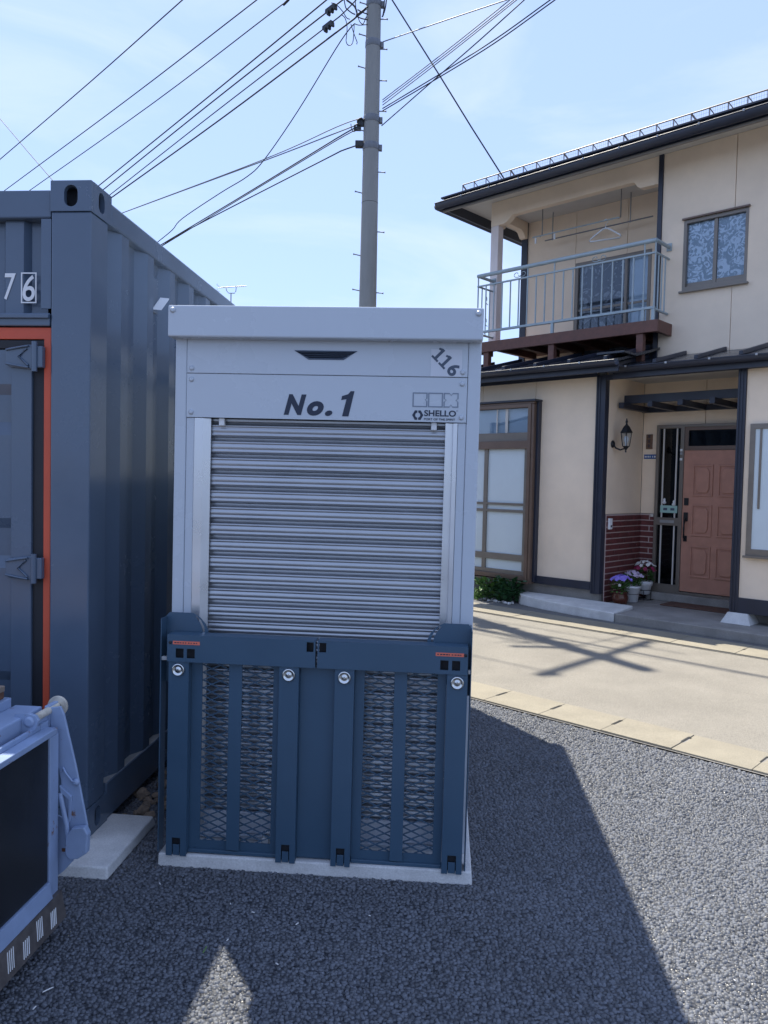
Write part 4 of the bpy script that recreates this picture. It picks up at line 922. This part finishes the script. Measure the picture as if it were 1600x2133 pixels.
while s < e1: hb('gutter_clip', M['galv'], s, s+.020, t0-.138, t0-.118, 5.396, 5.420, .002, gt); s += .46
# snow guard along the eave
sgd = htube('snow_guard', M['bronze_grey'], [(-6.80, t0+.12, 5.66), (e1-.2, t0+.12, 5.66)], .008, 6)
htube('guard_rail', M['bronze_grey'], [(-6.80, t0+.12, 5.53), (e1-.2, t0+.12, 5.53)], .006, 6, sgd)
i = 0; s = -6.80
while s < e1-.2:
    htube('guard_post', M['bronze'], [(s, t0+.12, 5.66), (s, t0+.12, 5.52)], .006, 5, sgd); htube('guard_brace', M['bronze'], [(s, t0+.12, 5.655), (s+.075, t0+.17, 5.535)], .006 if i % 4 else .011, 5, sgd)
    m = MB(); q = s+.012
    while q < s+.19:
        m.add([(q-k[0]-.0012, t0+.12-k[1], 5.535), (q-k[0]+.0012, t0+.12-k[1], 5.535), (q-k[0]+.0012, t0+.12-k[1], 5.655), (q-k[0]-.0012, t0+.12-k[1], 5.655)], [(0, 1, 2, 3)]); q += .025
    for z in (5.575, 5.615): m.add([(s-k[0], t0+.12-k[1], z-.001), (s+.2-k[0], t0+.12-k[1], z-.001), (s+.2-k[0], t0+.12-k[1], z+.001), (s-k[0], t0+.12-k[1], z+.001)], [(0, 1, 2, 3)])
    m.build('guard_mesh', M['rail_blue'], sgd); s += .2; i += 1
# ------------------------------------------------------------------ loose things at the house
def hthing(o, s, t, z): p = hw(s, t, z); o.location = p; o.rotation_euler = (0, 0, R(HY)); return o
m = MB().tube([(-.75, 0, 0), (.55, 0, 0)], .009, 8).build('drying_pole', M['rail_blue']); hthing(m, -5.32, 9.30, 4.953)
tag(m, 'pale drying pole hung under the balcony ceiling carrying the hanger', 'pole', 'laundry poles')
m = MB().tube([(-.75, 0, 0), (.85, 0, 0)], .009, 8).build('drying_pole', M['cable_grey']); hthing(m, -5.32, 9.62, 4.985)
tag(m, 'darker drying pole close to the back wall of the balcony', 'pole', 'laundry poles')
hg = MB(); sh_ = [(0, 0, -.10), (.045, 0, -.115), (.19, 0, -.21), (.205, 0, -.235), (.19, 0, -.25), (-.19, 0, -.25), (-.205, 0, -.235), (-.19, 0, -.21), (-.045, 0, -.115), (0, 0, -.10)]
hg.tube(sh_, .011, 8); hg.tube([(0, 0, -.10), (0, 0, -.05), (.022, 0, -.03), (.022, 0, .0), (0, 0, .016), (-.020, 0, .004)], .006, 8)
o = hg.build('clothes_hanger', M['white_letter']); hthing(o, -4.96, 9.30, 4.955); o.rotation_euler = (0, 0, R(HY+12))
tag(o, 'white plastic clothes hanger hanging on the balcony drying pole', 'hanger')
for i, (s, z) in enumerate(((-6.02, 4.95), (-5.72, 4.95))):
    o = MB().box(-.012, .012, -.006, .006, -.09, -.015).tube([(0, 0, -.015), (0, 0, .012)], .003, 5).build('clothes_peg', M['white_letter']); hthing(o, s, 9.30, z)
    tag(o, 'white clothes peg on the balcony drying pole away from the hanger', 'peg', 'pegs on the drying pole')
mt = MB().box(-.44, .44, -.17, .17, 0, .014).build('doormat', M['mat_fibre'], None, .006); hthing(mt, -3.42, 9.02, .1005)
tag(mt, 'worn brown doormat on the porch slab before the front door', 'doormat')
def leaves(mb, n, rad, h0, h1, size, up=.6, sq=1.):
    for i in range(n):
        a = random.uniform(0, 6.283); r = rad*math.sqrt(random.random()); z = random.uniform(h0, h1)
        c = Vector((r*math.cos(a), r*math.sin(a)*sq, z)); d = Vector((math.cos(a)*random.uniform(.3, 1), math.sin(a)*random.uniform(.3, 1), random.uniform(-.2, up))).normalized()
        sd_ = d.cross(Vector((random.uniform(-.4, .4), random.uniform(-.4, .4), 1))).normalized(); L_ = size*random.uniform(.6, 1.3); W_ = L_*.36
        nn = sd_.cross(d)*L_*.12
        mb.add([c, c+d*L_*.5+sd_*W_+nn, c+d*L_-nn*.6, c+d*L_*.5-sd_*W_+nn, c+d*L_*.5], [(0, 1, 4), (1, 2, 4), (2, 3, 4), (3, 0, 4)])
    return mb
def flowers(mb, n, rad, h0, h1, size):
    for i in range(n):
        a = random.uniform(0, 6.283); r = rad*math.sqrt(random.random()); z = h0+(h1-h0)*(1-(r/rad)**2*.6)*random.uniform(.75, 1)
        c = Vector((r*math.cos(a), r*math.sin(a), z)); nrm = Vector((math.cos(a)*.7+random.uniform(-.4, .4), math.sin(a)*.7-.5+random.uniform(-.3, .3), .7)).normalized()
        u = nrm.cross(Vector((0, 0, 1))).normalized(); q = nrm.cross(u); k_ = 5; ph = random.uniform(0, 6)
        for j in range(k_):
            b = ph+j*2*math.pi/k_; dd = u*math.cos(b)+q*math.sin(b); ee = u*math.cos(b+1.57)+q*math.sin(b+1.57)
            mb.add([c, c+dd*size*.6+ee*size*.38+nrm*size*.1, c+dd*size, c+dd*size*.6-ee*size*.38+nrm*size*.1], [(0, 1, 2, 3)])
    return mb
def pot(label, s, t, z, kindp, prof, m, fl_list, h):
    r = root('potted_flower', label, 'flower pot', tuple(hw(s, t, z)), HY, 0, 'flower pots by the door')
    MB().lathe(prof, (0, 0, 0), 24).build('pot', m, r)
    top = prof[-1][0]; ztop = max(p[1] for p in prof)
    MB().lathe([(top*.93, ztop-.015), (top*.5, ztop-.010)], (0, 0, 0), 20).build('soil', M['soil'], r)
    kind(leaves(MB(), 150, top*1.05, ztop-.01, ztop+h*.75, .045, .8).build('foliage', M['leaf'], r), 'stuff')
    for nme, mm, n, sz, dz in fl_list: kind(flowers(MB(), n, top*1.3, ztop+h*.45+dz, ztop+h+dz, sz).build(nme, mm, r), 'stuff')
    return r
pot('brown glazed pot of violet and white flowers beside two white pots', -4.175, 8.47, .100, 0, [(.060, 0), (.075, .01), (.092, .06), (.095, .10), (.084, .135), (.088, .15), (.095, .155), (.090, .165)], M['pot_brown'],
    [('violet_bloom', M['petal_violet'], 46, .026, .03), ('white_bloom', M['petal_white'], 12, .020, -.04)], .17)
p2 = pot('tall white pot of pale pink flowers next to the brown pot', -4.205, 8.84, .100, 1, [(.062, 0), (.070, .004), (.095, .165), (.104, .170), (.106, .195), (.100, .198)], M['pot_white'],
    [('pale_bloom', M['petal_pale'], 45, .022, .0), ('white_bloom', M['petal_white'], 14, .018, -.02)], .18)
p3 = pot('white pot on a wire stand with white and crimson flowers beside side light', -4.205, 9.17, .165, 2, [(.062, 0), (.070, .004), (.088, .105), (.100, .115), (.106, .16), (.100, .165)], M['pot_white'],
    [('white_bloom', M['petal_white'], 26, .026, .04), ('crimson_bloom', M['petal_red'], 16, .030, .0)], .22)
ws = MB().tube([(.085*math.cos(a), .085*math.sin(a), .055) for a in [i*math.pi/10 for i in range(21)]], .004, 5)
for i in range(4):
    a = i*math.pi/2+.4; ws.tube([(.085*math.cos(a), .085*math.sin(a), .055), (.08*math.cos(a), .08*math.sin(a), -.0645)], .004, 5)
ws.tube([(.11*math.cos(a), .11*math.sin(a), -.060) for a in [i*math.pi/10 for i in range(21)]], .004, 5); ws.build('wire_stand', M['black_metal'], p3)
for i, z in enumerate((.10,)): MB().tube([(.0885*math.cos(a), .0885*math.sin(a), z) for a in [i*math.pi/12 for i in range(25)]], .003, 5).build('band', M['black_metal'], p2)
# planting at the foot of the bay window
def shrub(label, s, t, z, n, rad, h, mm, size, cat='plant', stones=False):
    r = root('plant', label, cat, tuple(hw(s, t, z)), HY, 0, None)
    st_ = MB()
    for i in range(9):
        a = random.uniform(0, 6.28); q = rad*random.uniform(.2, .8); st_.tube([(0, 0, 0), (q*.5*math.cos(a), q*.5*math.sin(a), h*.4), (q*math.cos(a), q*math.sin(a), h*.8)], .004, 5)
    st_.build('stems', M['leaf_dark'], r); kind(leaves(MB(), n, rad, .01, h, size, 1.0).build('foliage', mm, r), 'stuff'); return r
shrub('broad leaved dark green plant at the foot of the bay window', -5.52, 8.16, .004, 240, .16, .27, M['leaf_dark'], .085)
shrub('leafy green plant half under the bay window sill', -5.78, 8.10, .004, 240, .17, .26, M['leaf'], .075)
gl_ = root('plant', 'low light green grassy clump along the bay window wall', 'plant', tuple(hw(-6.15, 8.0, .004)), HY)
gm = MB()
for i in range(420):
    x, y = random.uniform(-.38, .30), random.uniform(-.07, .16); h = random.uniform(.05, .15); a = random.uniform(0, 6.28); dx, dy = math.cos(a)*h*.5, math.sin(a)*h*.5
    gm.add([(x-.004, y, 0), (x+.004, y, 0), (x+dx*.5+.003, y+dy*.5, h*.75), (x+dx, y+dy, h), (x+dx*.5-.003, y+dy*.5, h*.75)], [(0, 1, 2, 4), (4, 2, 3)])
kind(gm.build('blades', M['leaf_light'], gl_), 'stuff')
for i in range(22):
    bm = bmesh.new(); bmesh.ops.create_icosphere(bm, subdivisions=1, radius=1)
    for v in bm.verts: v.co *= random.uniform(.75, 1.15)
    me = bpy.data.meshes.new('border_stone'); bm.to_mesh(me); bm.free(); o = link('border_stone', me, M['concrete'] if i % 3 else M['concrete_dirty'])
    sc = random.uniform(.014, .032); o.scale = (sc*1.3, sc, sc*.7); p = hw(-5.38-random.uniform(0, .45), 8.02+random.uniform(-.06, .10), .004+sc*.45); o.location = p; o.rotation_euler = (0, 0, random.uniform(0, 6))
    tag(o, 'small grey stone around the plants under the bay window', 'stone', 'border stones under the bay window')

# ------------------------------------------------------------------ utility pole and cables
PX, PY = -.29, 10.77
pole = root('utility_pole', 'tall tapered concrete utility pole with step bolts and cable clamps', 'utility pole', (PX, PY, 0))
PH = 10.2
prad = lambda z: .141-.0053*z
MB().tube([(0, 0, 0), (0, 0, 3), (0, 0, 6), (0, 0, PH)], [prad(0), prad(3), prad(6), prad(PH)], 28).build('shaft', M['pole'], pole)
vx = Vector((1, 0, 0))
for z, sg in [(7.79, 1), (7.39, 1), (6.97, 1), (6.56, 1), (5.74, 1), (4.93, 1), (4.10, 1), (3.3, 1), (2.5, 1), (8.2, 1), (8.6, 1), (9.0, 1), (7.98, -1), (7.56, -1), (7.13, -1), (6.29, -1), (5.45, -1), (4.60, -1), (4.12, -1), (3.6, -1), (2.9, -1), (8.4, -1), (8.8, -1)]:
    r0 = prad(z); stp = MB().tube([(sg*(r0-.01), -.02, z-sg*.0), (sg*(r0+.085), -.045, z-.012 if sg > 0 else z+.012)], .0075, 6)
    stp.tube([(sg*(r0+.083), -.0445, z-.0118*sg), (sg*(r0+.095), -.0475, z-.0135*sg)], .012, 8); stp.build('step_bolt', M['cable_grey'], pole)
for z in (7.46, 6.08, 6.45, 8.0, 9.2):
    MB().lathe([(prad(z)+.003, z-.045), (prad(z)+.006, z-.04), (prad(z)+.006, z+.04), (prad(z)+.003, z+.045)], (0, 0, 0), 28).build('steel_band', M['band'], pole)
    bx('band_lug', M['band'], pole, prad(z)+.004, prad(z)+.045, -.03, .03, z-.045, z+.03, .004)
MB().lathe([(prad(5.32)+.001, 5.318), (prad(5.32)+.002, 5.322)], (0, 0, 0), 28).build('joint_ring', M['cable'], pole)
bx('cable_clamp', M['cable'], pole, -.215, -.105, -.06, .03, 6.07, 6.15, .008); bx('cable_clamp', M['cable'], pole, -.20, -.10, -.05, .03, 6.36, 6.44, .008); bx('cable_clamp', M['cable'], pole, -.24, -.14, -.05, .02, 6.30, 6.34, .006)
ca = MB()
bang = math.atan2(et.y, et.x)
arm = bx('cross_arm', M['galv'], pole, -1.0, 1.0, -.04, .04, 9.16, 9.24, .004); arm.rotation_euler = (0, 0, bang); arm.location = (-.0, -.0, 0)
for d in (-.85, -.05, .75):
    ins = MB().lathe([(.02, 9.241), (.05, 9.26), (.05, 9.28), (.03, 9.30), (.055, 9.31), (.055, 9.33), (.03, 9.37), (.01, 9.39)], (d, .0, 0), 14).build('insulator', M['white_letter'], arm)
for z0, dx in ((8.35, 0),):
    bk = bx('bracket_arm', M['galv'], pole, -.55, -.09, -.03, .03, 8.40, 8.46, .004)
# slack loops and tangle near the cable bracket, in the plane of the line
def ploop(pts, r=.006, name='slack_loop', m=None):
    mb = MB(); P3 = []
    for (x, y) in pts:
        d = ray(x, y); kk = (PY-.06)/d.y; p = Vector((0, 0, CAMH))+d*kk; P3.append((p.x-PX, p.y-PY, p.z))
    # smooth
    Q = []
    n_ = len(P3)
    for i in range(n_-1):
        p0, p1, p2, p3 = [Vector(P3[max(0, min(n_-1, j))]) for j in (i-1, i, i+1, i+2)]
        for u in (0, .25, .5, .75): Q.append(.5*((2*p1)+(-p0+p2)*u+(2*p0-5*p1+4*p2-p3)*u*u+(-p0+3*p1-3*p2+p3)*u**3))
    Q.append(Vector(P3[-1])); mb.tube(Q, r, 6).build(name, m or M['cable'], pole)
ploop([(712, 31), (719, 38), (723, 55), (722, 75), (721, 85), (724, 93), (730, 94), (735, 88), (737, 70), (738, 50)])
ploop([(731, 50), (736, 66), (741, 80), (744, 88), (743, 92)]); ploop([(738, 49), (746, 52), (755, 52), (766, 51)]); ploop([(746, 36), (750, 46), (756, 50), (760, 43), (763, 35)])
ploop([(722, 0), (733, 8), (739, 14), (743, 24), (744, 32)], .012); ploop([(717, 0), (720, 15), (724, 20), (733, 27), (740, 30)], .008); ploop([(742, 31), (750, 26), (758, 20), (768, 12)], .009); ploop([(741, 33), (752, 38), (760, 40), (768, 41)], .008)
ploop([(745, 20), (756, 26), (768, 30)], .008); ploop([(740, 0), (741, 12), (742, 25)], .007); ploop([(805, 0), (803, 15), (799, 30), (796, 35)], .010); ploop([(801, 0), (800, 18), (797, 34)], .008)
ploop([(690, 6), (700, 9), (714, 24), (722, 37), (729, 40)], .006)
ploop([(731, 258), (733, 270), (738, 274), (745, 268)], .006); ploop([(744, 252), (752, 246), (758, 250), (764, 243)], .012); ploop([(738, 262), (748, 258), (756, 262)], .012)
# line cables: vertical planes through the pole along or off the road
GRP = 'overhead cables on the utility pole'
def wire(name, label, pix, t, r, ext0=0., ext1=0., m=None, cat='cable', group=None, tslope=0.):
    P3 = [on_t(x, y, t) for x, y in pix]
    P3 = [hw(p.x, p.y, p.z) for p in P3]
    Q = []; n_ = len(P3)
    for i in range(n_-1):
        p0, p1, p2, p3 = [P3[max(0, min(n_-1, j))] for j in (i-1, i, i+1, i+2)]
        if i == 0: p0 = 2*p1-p2
        if i == n_-2: p3 = 2*p2-p1
        for u in (0, .2, .4, .6, .8): Q.append(p1.lerp(p2, u) if n_ < 3 else .5*((2*p1)+(-p0+p2)*u+(2*p0-5*p1+4*p2-p3)*u*u+(-p0+3*p1-3*p2+p3)*u**3))
    Q.append(P3[-1])
    if ext0: Q.insert(0, Q[0]+(Q[0]-Q[1]).normalized()*ext0)
    if ext1: Q.append(Q[-1]+(Q[-1]-Q[-2]).normalized()*ext1)
    c = Q[0].copy()
    o = MB().tube([q-c for q in Q], r, 6).build(name, m or M['cable']); o.location = c
    return tag(o, label, cat, group)
wire('power_cable', 'uppermost thin power line, highest of the three on the crossarm', [(380, 0), (190, 169), (0, 332)], 6.80, .010, 3.4, 14, group=GRP)
wire('power_cable', 'middle power line of the three running to the crossarm', [(534.6, 0), (270, 204), (11, 396)], 7.61, .010, 2.6, 14, group=GRP)
pw = wire('power_cable', 'lowest of the three crossarm power lines, with a small dark clamp', [(586, 11), (320, 214), (63, 396)], 8.38, .010, 3.2, 14, group=GRP)
wire('power_cable', 'bare cable just above the two comb shaped cable joints', [(720, -34), (680, 0), (440, 197), (205.6, 387)], 7.61, .011, .4, 12, group=GRP)
u5 = wire('communication_cable', 'cable carrying the upper comb shaped joint beside the pole', [(730, -12), (680, 26), (440, 214), (214, 396)], 7.61, .011, .3, 12, group=GRP)
u6 = wire('communication_cable', 'cable carrying the lower comb shaped joint beside the pole', [(742, 0), (712, 30), (673, 61), (440, 240), (234, 402)], 7.61, .009, .0, 12, group=GRP)
wire('communication_cable', 'cable below both comb shaped joints reaching the pole tangle', [(768, 14), (744, 34), (700, 68), (460, 248), (236, 409)], 7.61, .012, 0, 12, group=GRP)
for px_, py_, ow in ((690, 18, u5), (684, 53, u6)):
    c = on_t(px_, py_, 7.61); c = hw(c.x, c.y, c.z); d = (hw(*on_t(px_+20, py_-15.5, 7.61))-c).normalized(); up = Vector((0, 0, 1)); up = (up-d*up.dot(d)).normalized()
    mb = MB(); q = [(-.10, .03), (.085, .03), (.10, .0), (.10, -.06), (.07, -.06), (.06, -.03), (.03, -.03), (.025, -.065), (-.005, -.065), (-.01, -.03), (-.04, -.03), (-.045, -.07), (-.075, -.07), (-.085, -.03), (-.11, -.02)]
    n_ = et; loc = ow.location
    v = [c+d*a+up*b+n_*w_-loc for w_ in (-.03, .03) for a, b in q]; N_ = len(q)
    mb.add(v, [tuple(range(N_-1, -1, -1)), tuple(range(N_, 2*N_))]+[(i, (i+1) % N_, N_+(i+1) % N_, N_+i) for i in range(N_)])
    mb.build('cable_joint', M['cable'], ow, .006)
c = on_t(596, 4, 8.38); c = hw(c.x, c.y, c.z)-pw.location; MB().tube([c-es*.07+Vector((0, 0, -.02)), c+es*.07+Vector((0, 0, .01))], .022, 6).build('line_clamp', M['cable'], pw)
wire('communication_cable', 'thin telephone line falling steeply to behind the container', [(738, 50), (727, 62), (700, 101), (620, 232), (551, 332), (516, 367), (459, 402), (380, 455), (359, 479), (330, 503)], 7.61, .008, 0, 6, group=GRP)
wire('communication_cable', 'upper of the flat cables leaving the lower clamp to the far left', [(752, 246), (700, 265), (547, 333), (256, 443)], 7.61, .007, 0, 12, M['cable_grey'], group=GRP)
wire('communication_cable', 'second flat cable leaving the lower clamp to the far left', [(752, 257), (700, 277), (547, 336), (262, 441)], 7.61, .008, 0, 12, M['cable_grey'], group=GRP)
wire('communication_cable', 'cable from the lower clamp dropping to the container roof line, upper strand', [(752, 260), (700, 289), (520, 399), (337, 509)], 7.61, .009, 0, 8, group=GRP)
wire('communication_cable', 'cable from the lower clamp dropping to the container roof line, lower strand', [(752, 266), (700, 293), (520, 402), (340, 511)], 7.64, .007, 0, 8, group=GRP)
wire('communication_cable', 'lowest cable leaving the bottom band of the pole towards the container', [(746, 302), (712, 314), (690, 325), (520, 412), (380, 485), (342, 509)], 7.61, .009, 0, 8, group=GRP)
wire('communication_cable', 'lone thin line rising from the upper steel band to the right', [(798, 87), (920, 45), (1055, 0)], 7.61, .007, 0, 12, M['cable_grey'], group=GRP)
for i, (a, b) in enumerate((((797, 208), (1062, 0)), ((797, 213), (1070, 0)), ((797, 219), (1076, 0)))):
    wire('communication_cable', ('upper', 'middle', 'lower')[i]+' strand of the close triple cables rising to the right of the pole', [a, ((a[0]+b[0])/2, (a[1]+b[1])/2+2), b], 7.61+.02*i, .006, 0, 12, M['cable_grey'], group=GRP)
wire('communication_cable', 'thick bundled cable rising to the right, upper strand of a pair', [(797, 226), (915, 155), (1030, 83), (1146, 0)], 7.61, .007, 0, 12, group=GRP)
wire('communication_cable', 'thick bundled cable rising to the right, lower strand of a pair', [(797, 231), (915, 161), (1030, 90), (1156, 0)], 7.61, .007, 0, 12, group=GRP)
wire('communication_cable', 'single cable from lower on the pole crossing the bundled pair', [(795, 262), (860, 205), (915, 157), (1000, 83), (1092, 0)], 7.61, .007, 0, 12, group=GRP)
# service drop to the eave
pe = on_t(1050, 372, 8.6); A = Vector((PX+.1, PY, 9.5)); Bq = hw(pe.x, pe.y, pe.z)
d0 = ray(817, 0); d1 = ray(915, 156)
nrm = (Bq-A).cross(Vector((0, 0, 1))).normalized()
def on_plane(d): o_ = Vector((0, 0, CAMH)); return o_+d*((A-o_).dot(nrm)/d.dot(nrm))
p0, p1 = on_plane(d0), on_plane(d1); pts = [p0+(p0-p1)*.28, p0, p1, p1.lerp(Bq, .5)+Vector((0, 0, -.01)), Bq]
o = MB().tube([p-pts[0] for p in pts], .010, 6).build('service_cable', M['cable']); o.location = pts[0]; tag(o, 'twisted service cable running from the pole top down to the house eave', 'cable', GRP)
# loose line seen above the container roof
q = [on_t(-40, 199, 11.), on_t(0, 247, 11.), on_t(60, 318, 11.), on_t(111, 377, 11.), on_t(150, 422, 11.)]
q = [hw(*p) for p in q]; q.insert(0, q[0]+(q[0]-q[1]).normalized()*9); q.append(q[-1]+(q[-1]-q[-2]).normalized()*3.2); o = MB().tube([p-q[0] for p in q], .013, 6).build('service_cable', M['cable']); o.location = q[0]
tag(o, 'single line crossing the others and meeting the container corner casting', 'cable', GRP)

# ------------------------------------------------------------------ neighbour house hidden behind the container, with its aerial
nh = root('neighbour_house', 'low plain house behind the container, only its roof aerial showing', 'house', (-5.2, 23.5, 0), -30)
bx('wall', M['plaster'], nh, -3.2, 3.2, -2.2, 2.2, 0, 2.9, .01)
MB().add([(-3.6, -2.6, 2.905), (3.6, -2.6, 2.905), (3.6, 2.6, 2.905), (-3.6, 2.6, 2.905), (-3.6, 0, 3.9), (3.6, 0, 3.9)], [(0, 1, 5, 4), (2, 3, 4, 5), (1, 2, 5), (3, 0, 4), (3, 2, 1, 0)]).build('roof', M['roof_metal'], nh)
for x in (-2, .6): bx('window', M['frost'], nh, x, x+1.4, -2.24, -2.201, .9, 2.1, .01)
an = MB().tube([(0, 0, 3.6), (0, 0, 6.33)], .018, 8).build('tv_aerial', M['galv'], None); an.location = (-4.06-.0, 20.0+2.6, 0)
sc_ = 22.6/20.; an.location = (-4.06*sc_, 22.6, 0)
zt = 1.5+(6.42-1.5)*sc_
an2 = MB().tube([(0, 0, 3.7), (0, 0, zt-.20)], .018, 8); an.data = an2.build('tmp_mast', M['galv']).data
for oo in [x for x in bpy.data.objects if x.name.startswith('tmp_mast')]: bpy.data.objects.remove(oo)
tag(an, 'grey directional television aerial on a mast seen above the container rail', 'aerial')
MB().tube([(-.36, 0, zt-.05), (.44, 0, zt+.02)], .012, 6).build('boom', M['galv'], an)
MB().tube([(-.15, 0, zt-.04), (-.13, 0, zt-.13), (-.07, 0, zt-.20), (.10, 0, zt-.20), (.14, 0, zt-.14), (.15, 0, zt-.01)], .012, 6).build('boom_stay', M['galv'], an)
for i in range(14):
    x = -.34+i*.058; MB().tube([(x, -.10, zt-.045+.09*(x+.36)), (x, .10, zt-.045+.09*(x+.36))], .005, 5).build('director', M['galv'], an)
for dz in (.07, -.07): MB().tube([(-.36, -.16, zt-.05+dz), (-.42, 0, zt-.05+dz*1.2), (-.36, .16, zt-.05+dz)], .006, 5).build('reflector', M['galv'], an)

# a few pale specks and a dry leaf lying on the asphalt
for i, (px_, py_) in enumerate(((427, 1983), (333, 1845), (480, 1887), (527, 1905), (577, 2013), (770, 1912), (1530, 2047), (72, 2105), (100, 2067), (619, 1929), (474, 1963), (1486, 1870), (1290, 1786))):
    d = ray(px_, py_); kk = -CAMH/d.z; p = Vector((0, 0, CAMH))+d*kk
    L_ = .016 if i in (0, 8) else random.uniform(.003, .007)
    o = MB().hexa([(-L_, -.0018, 0), (L_, -.0012, 0), (L_, .0012, 0), (-L_, .0018, 0)], [(-L_*.8, -.001, .002), (L_*.9, -.0008, .0025), (L_*.9, .0008, .0025), (-L_*.8, .001, .002)]).build('litter_scrap', M['petal_white'] if i else M['leaf_light'])
    o.location = (p.x, p.y, .0075); o.rotation_euler = (0, 0, random.uniform(0, 3))
    tag(o, 'tiny pale scrap lying on the black asphalt', 'litter', 'scraps on the asphalt')
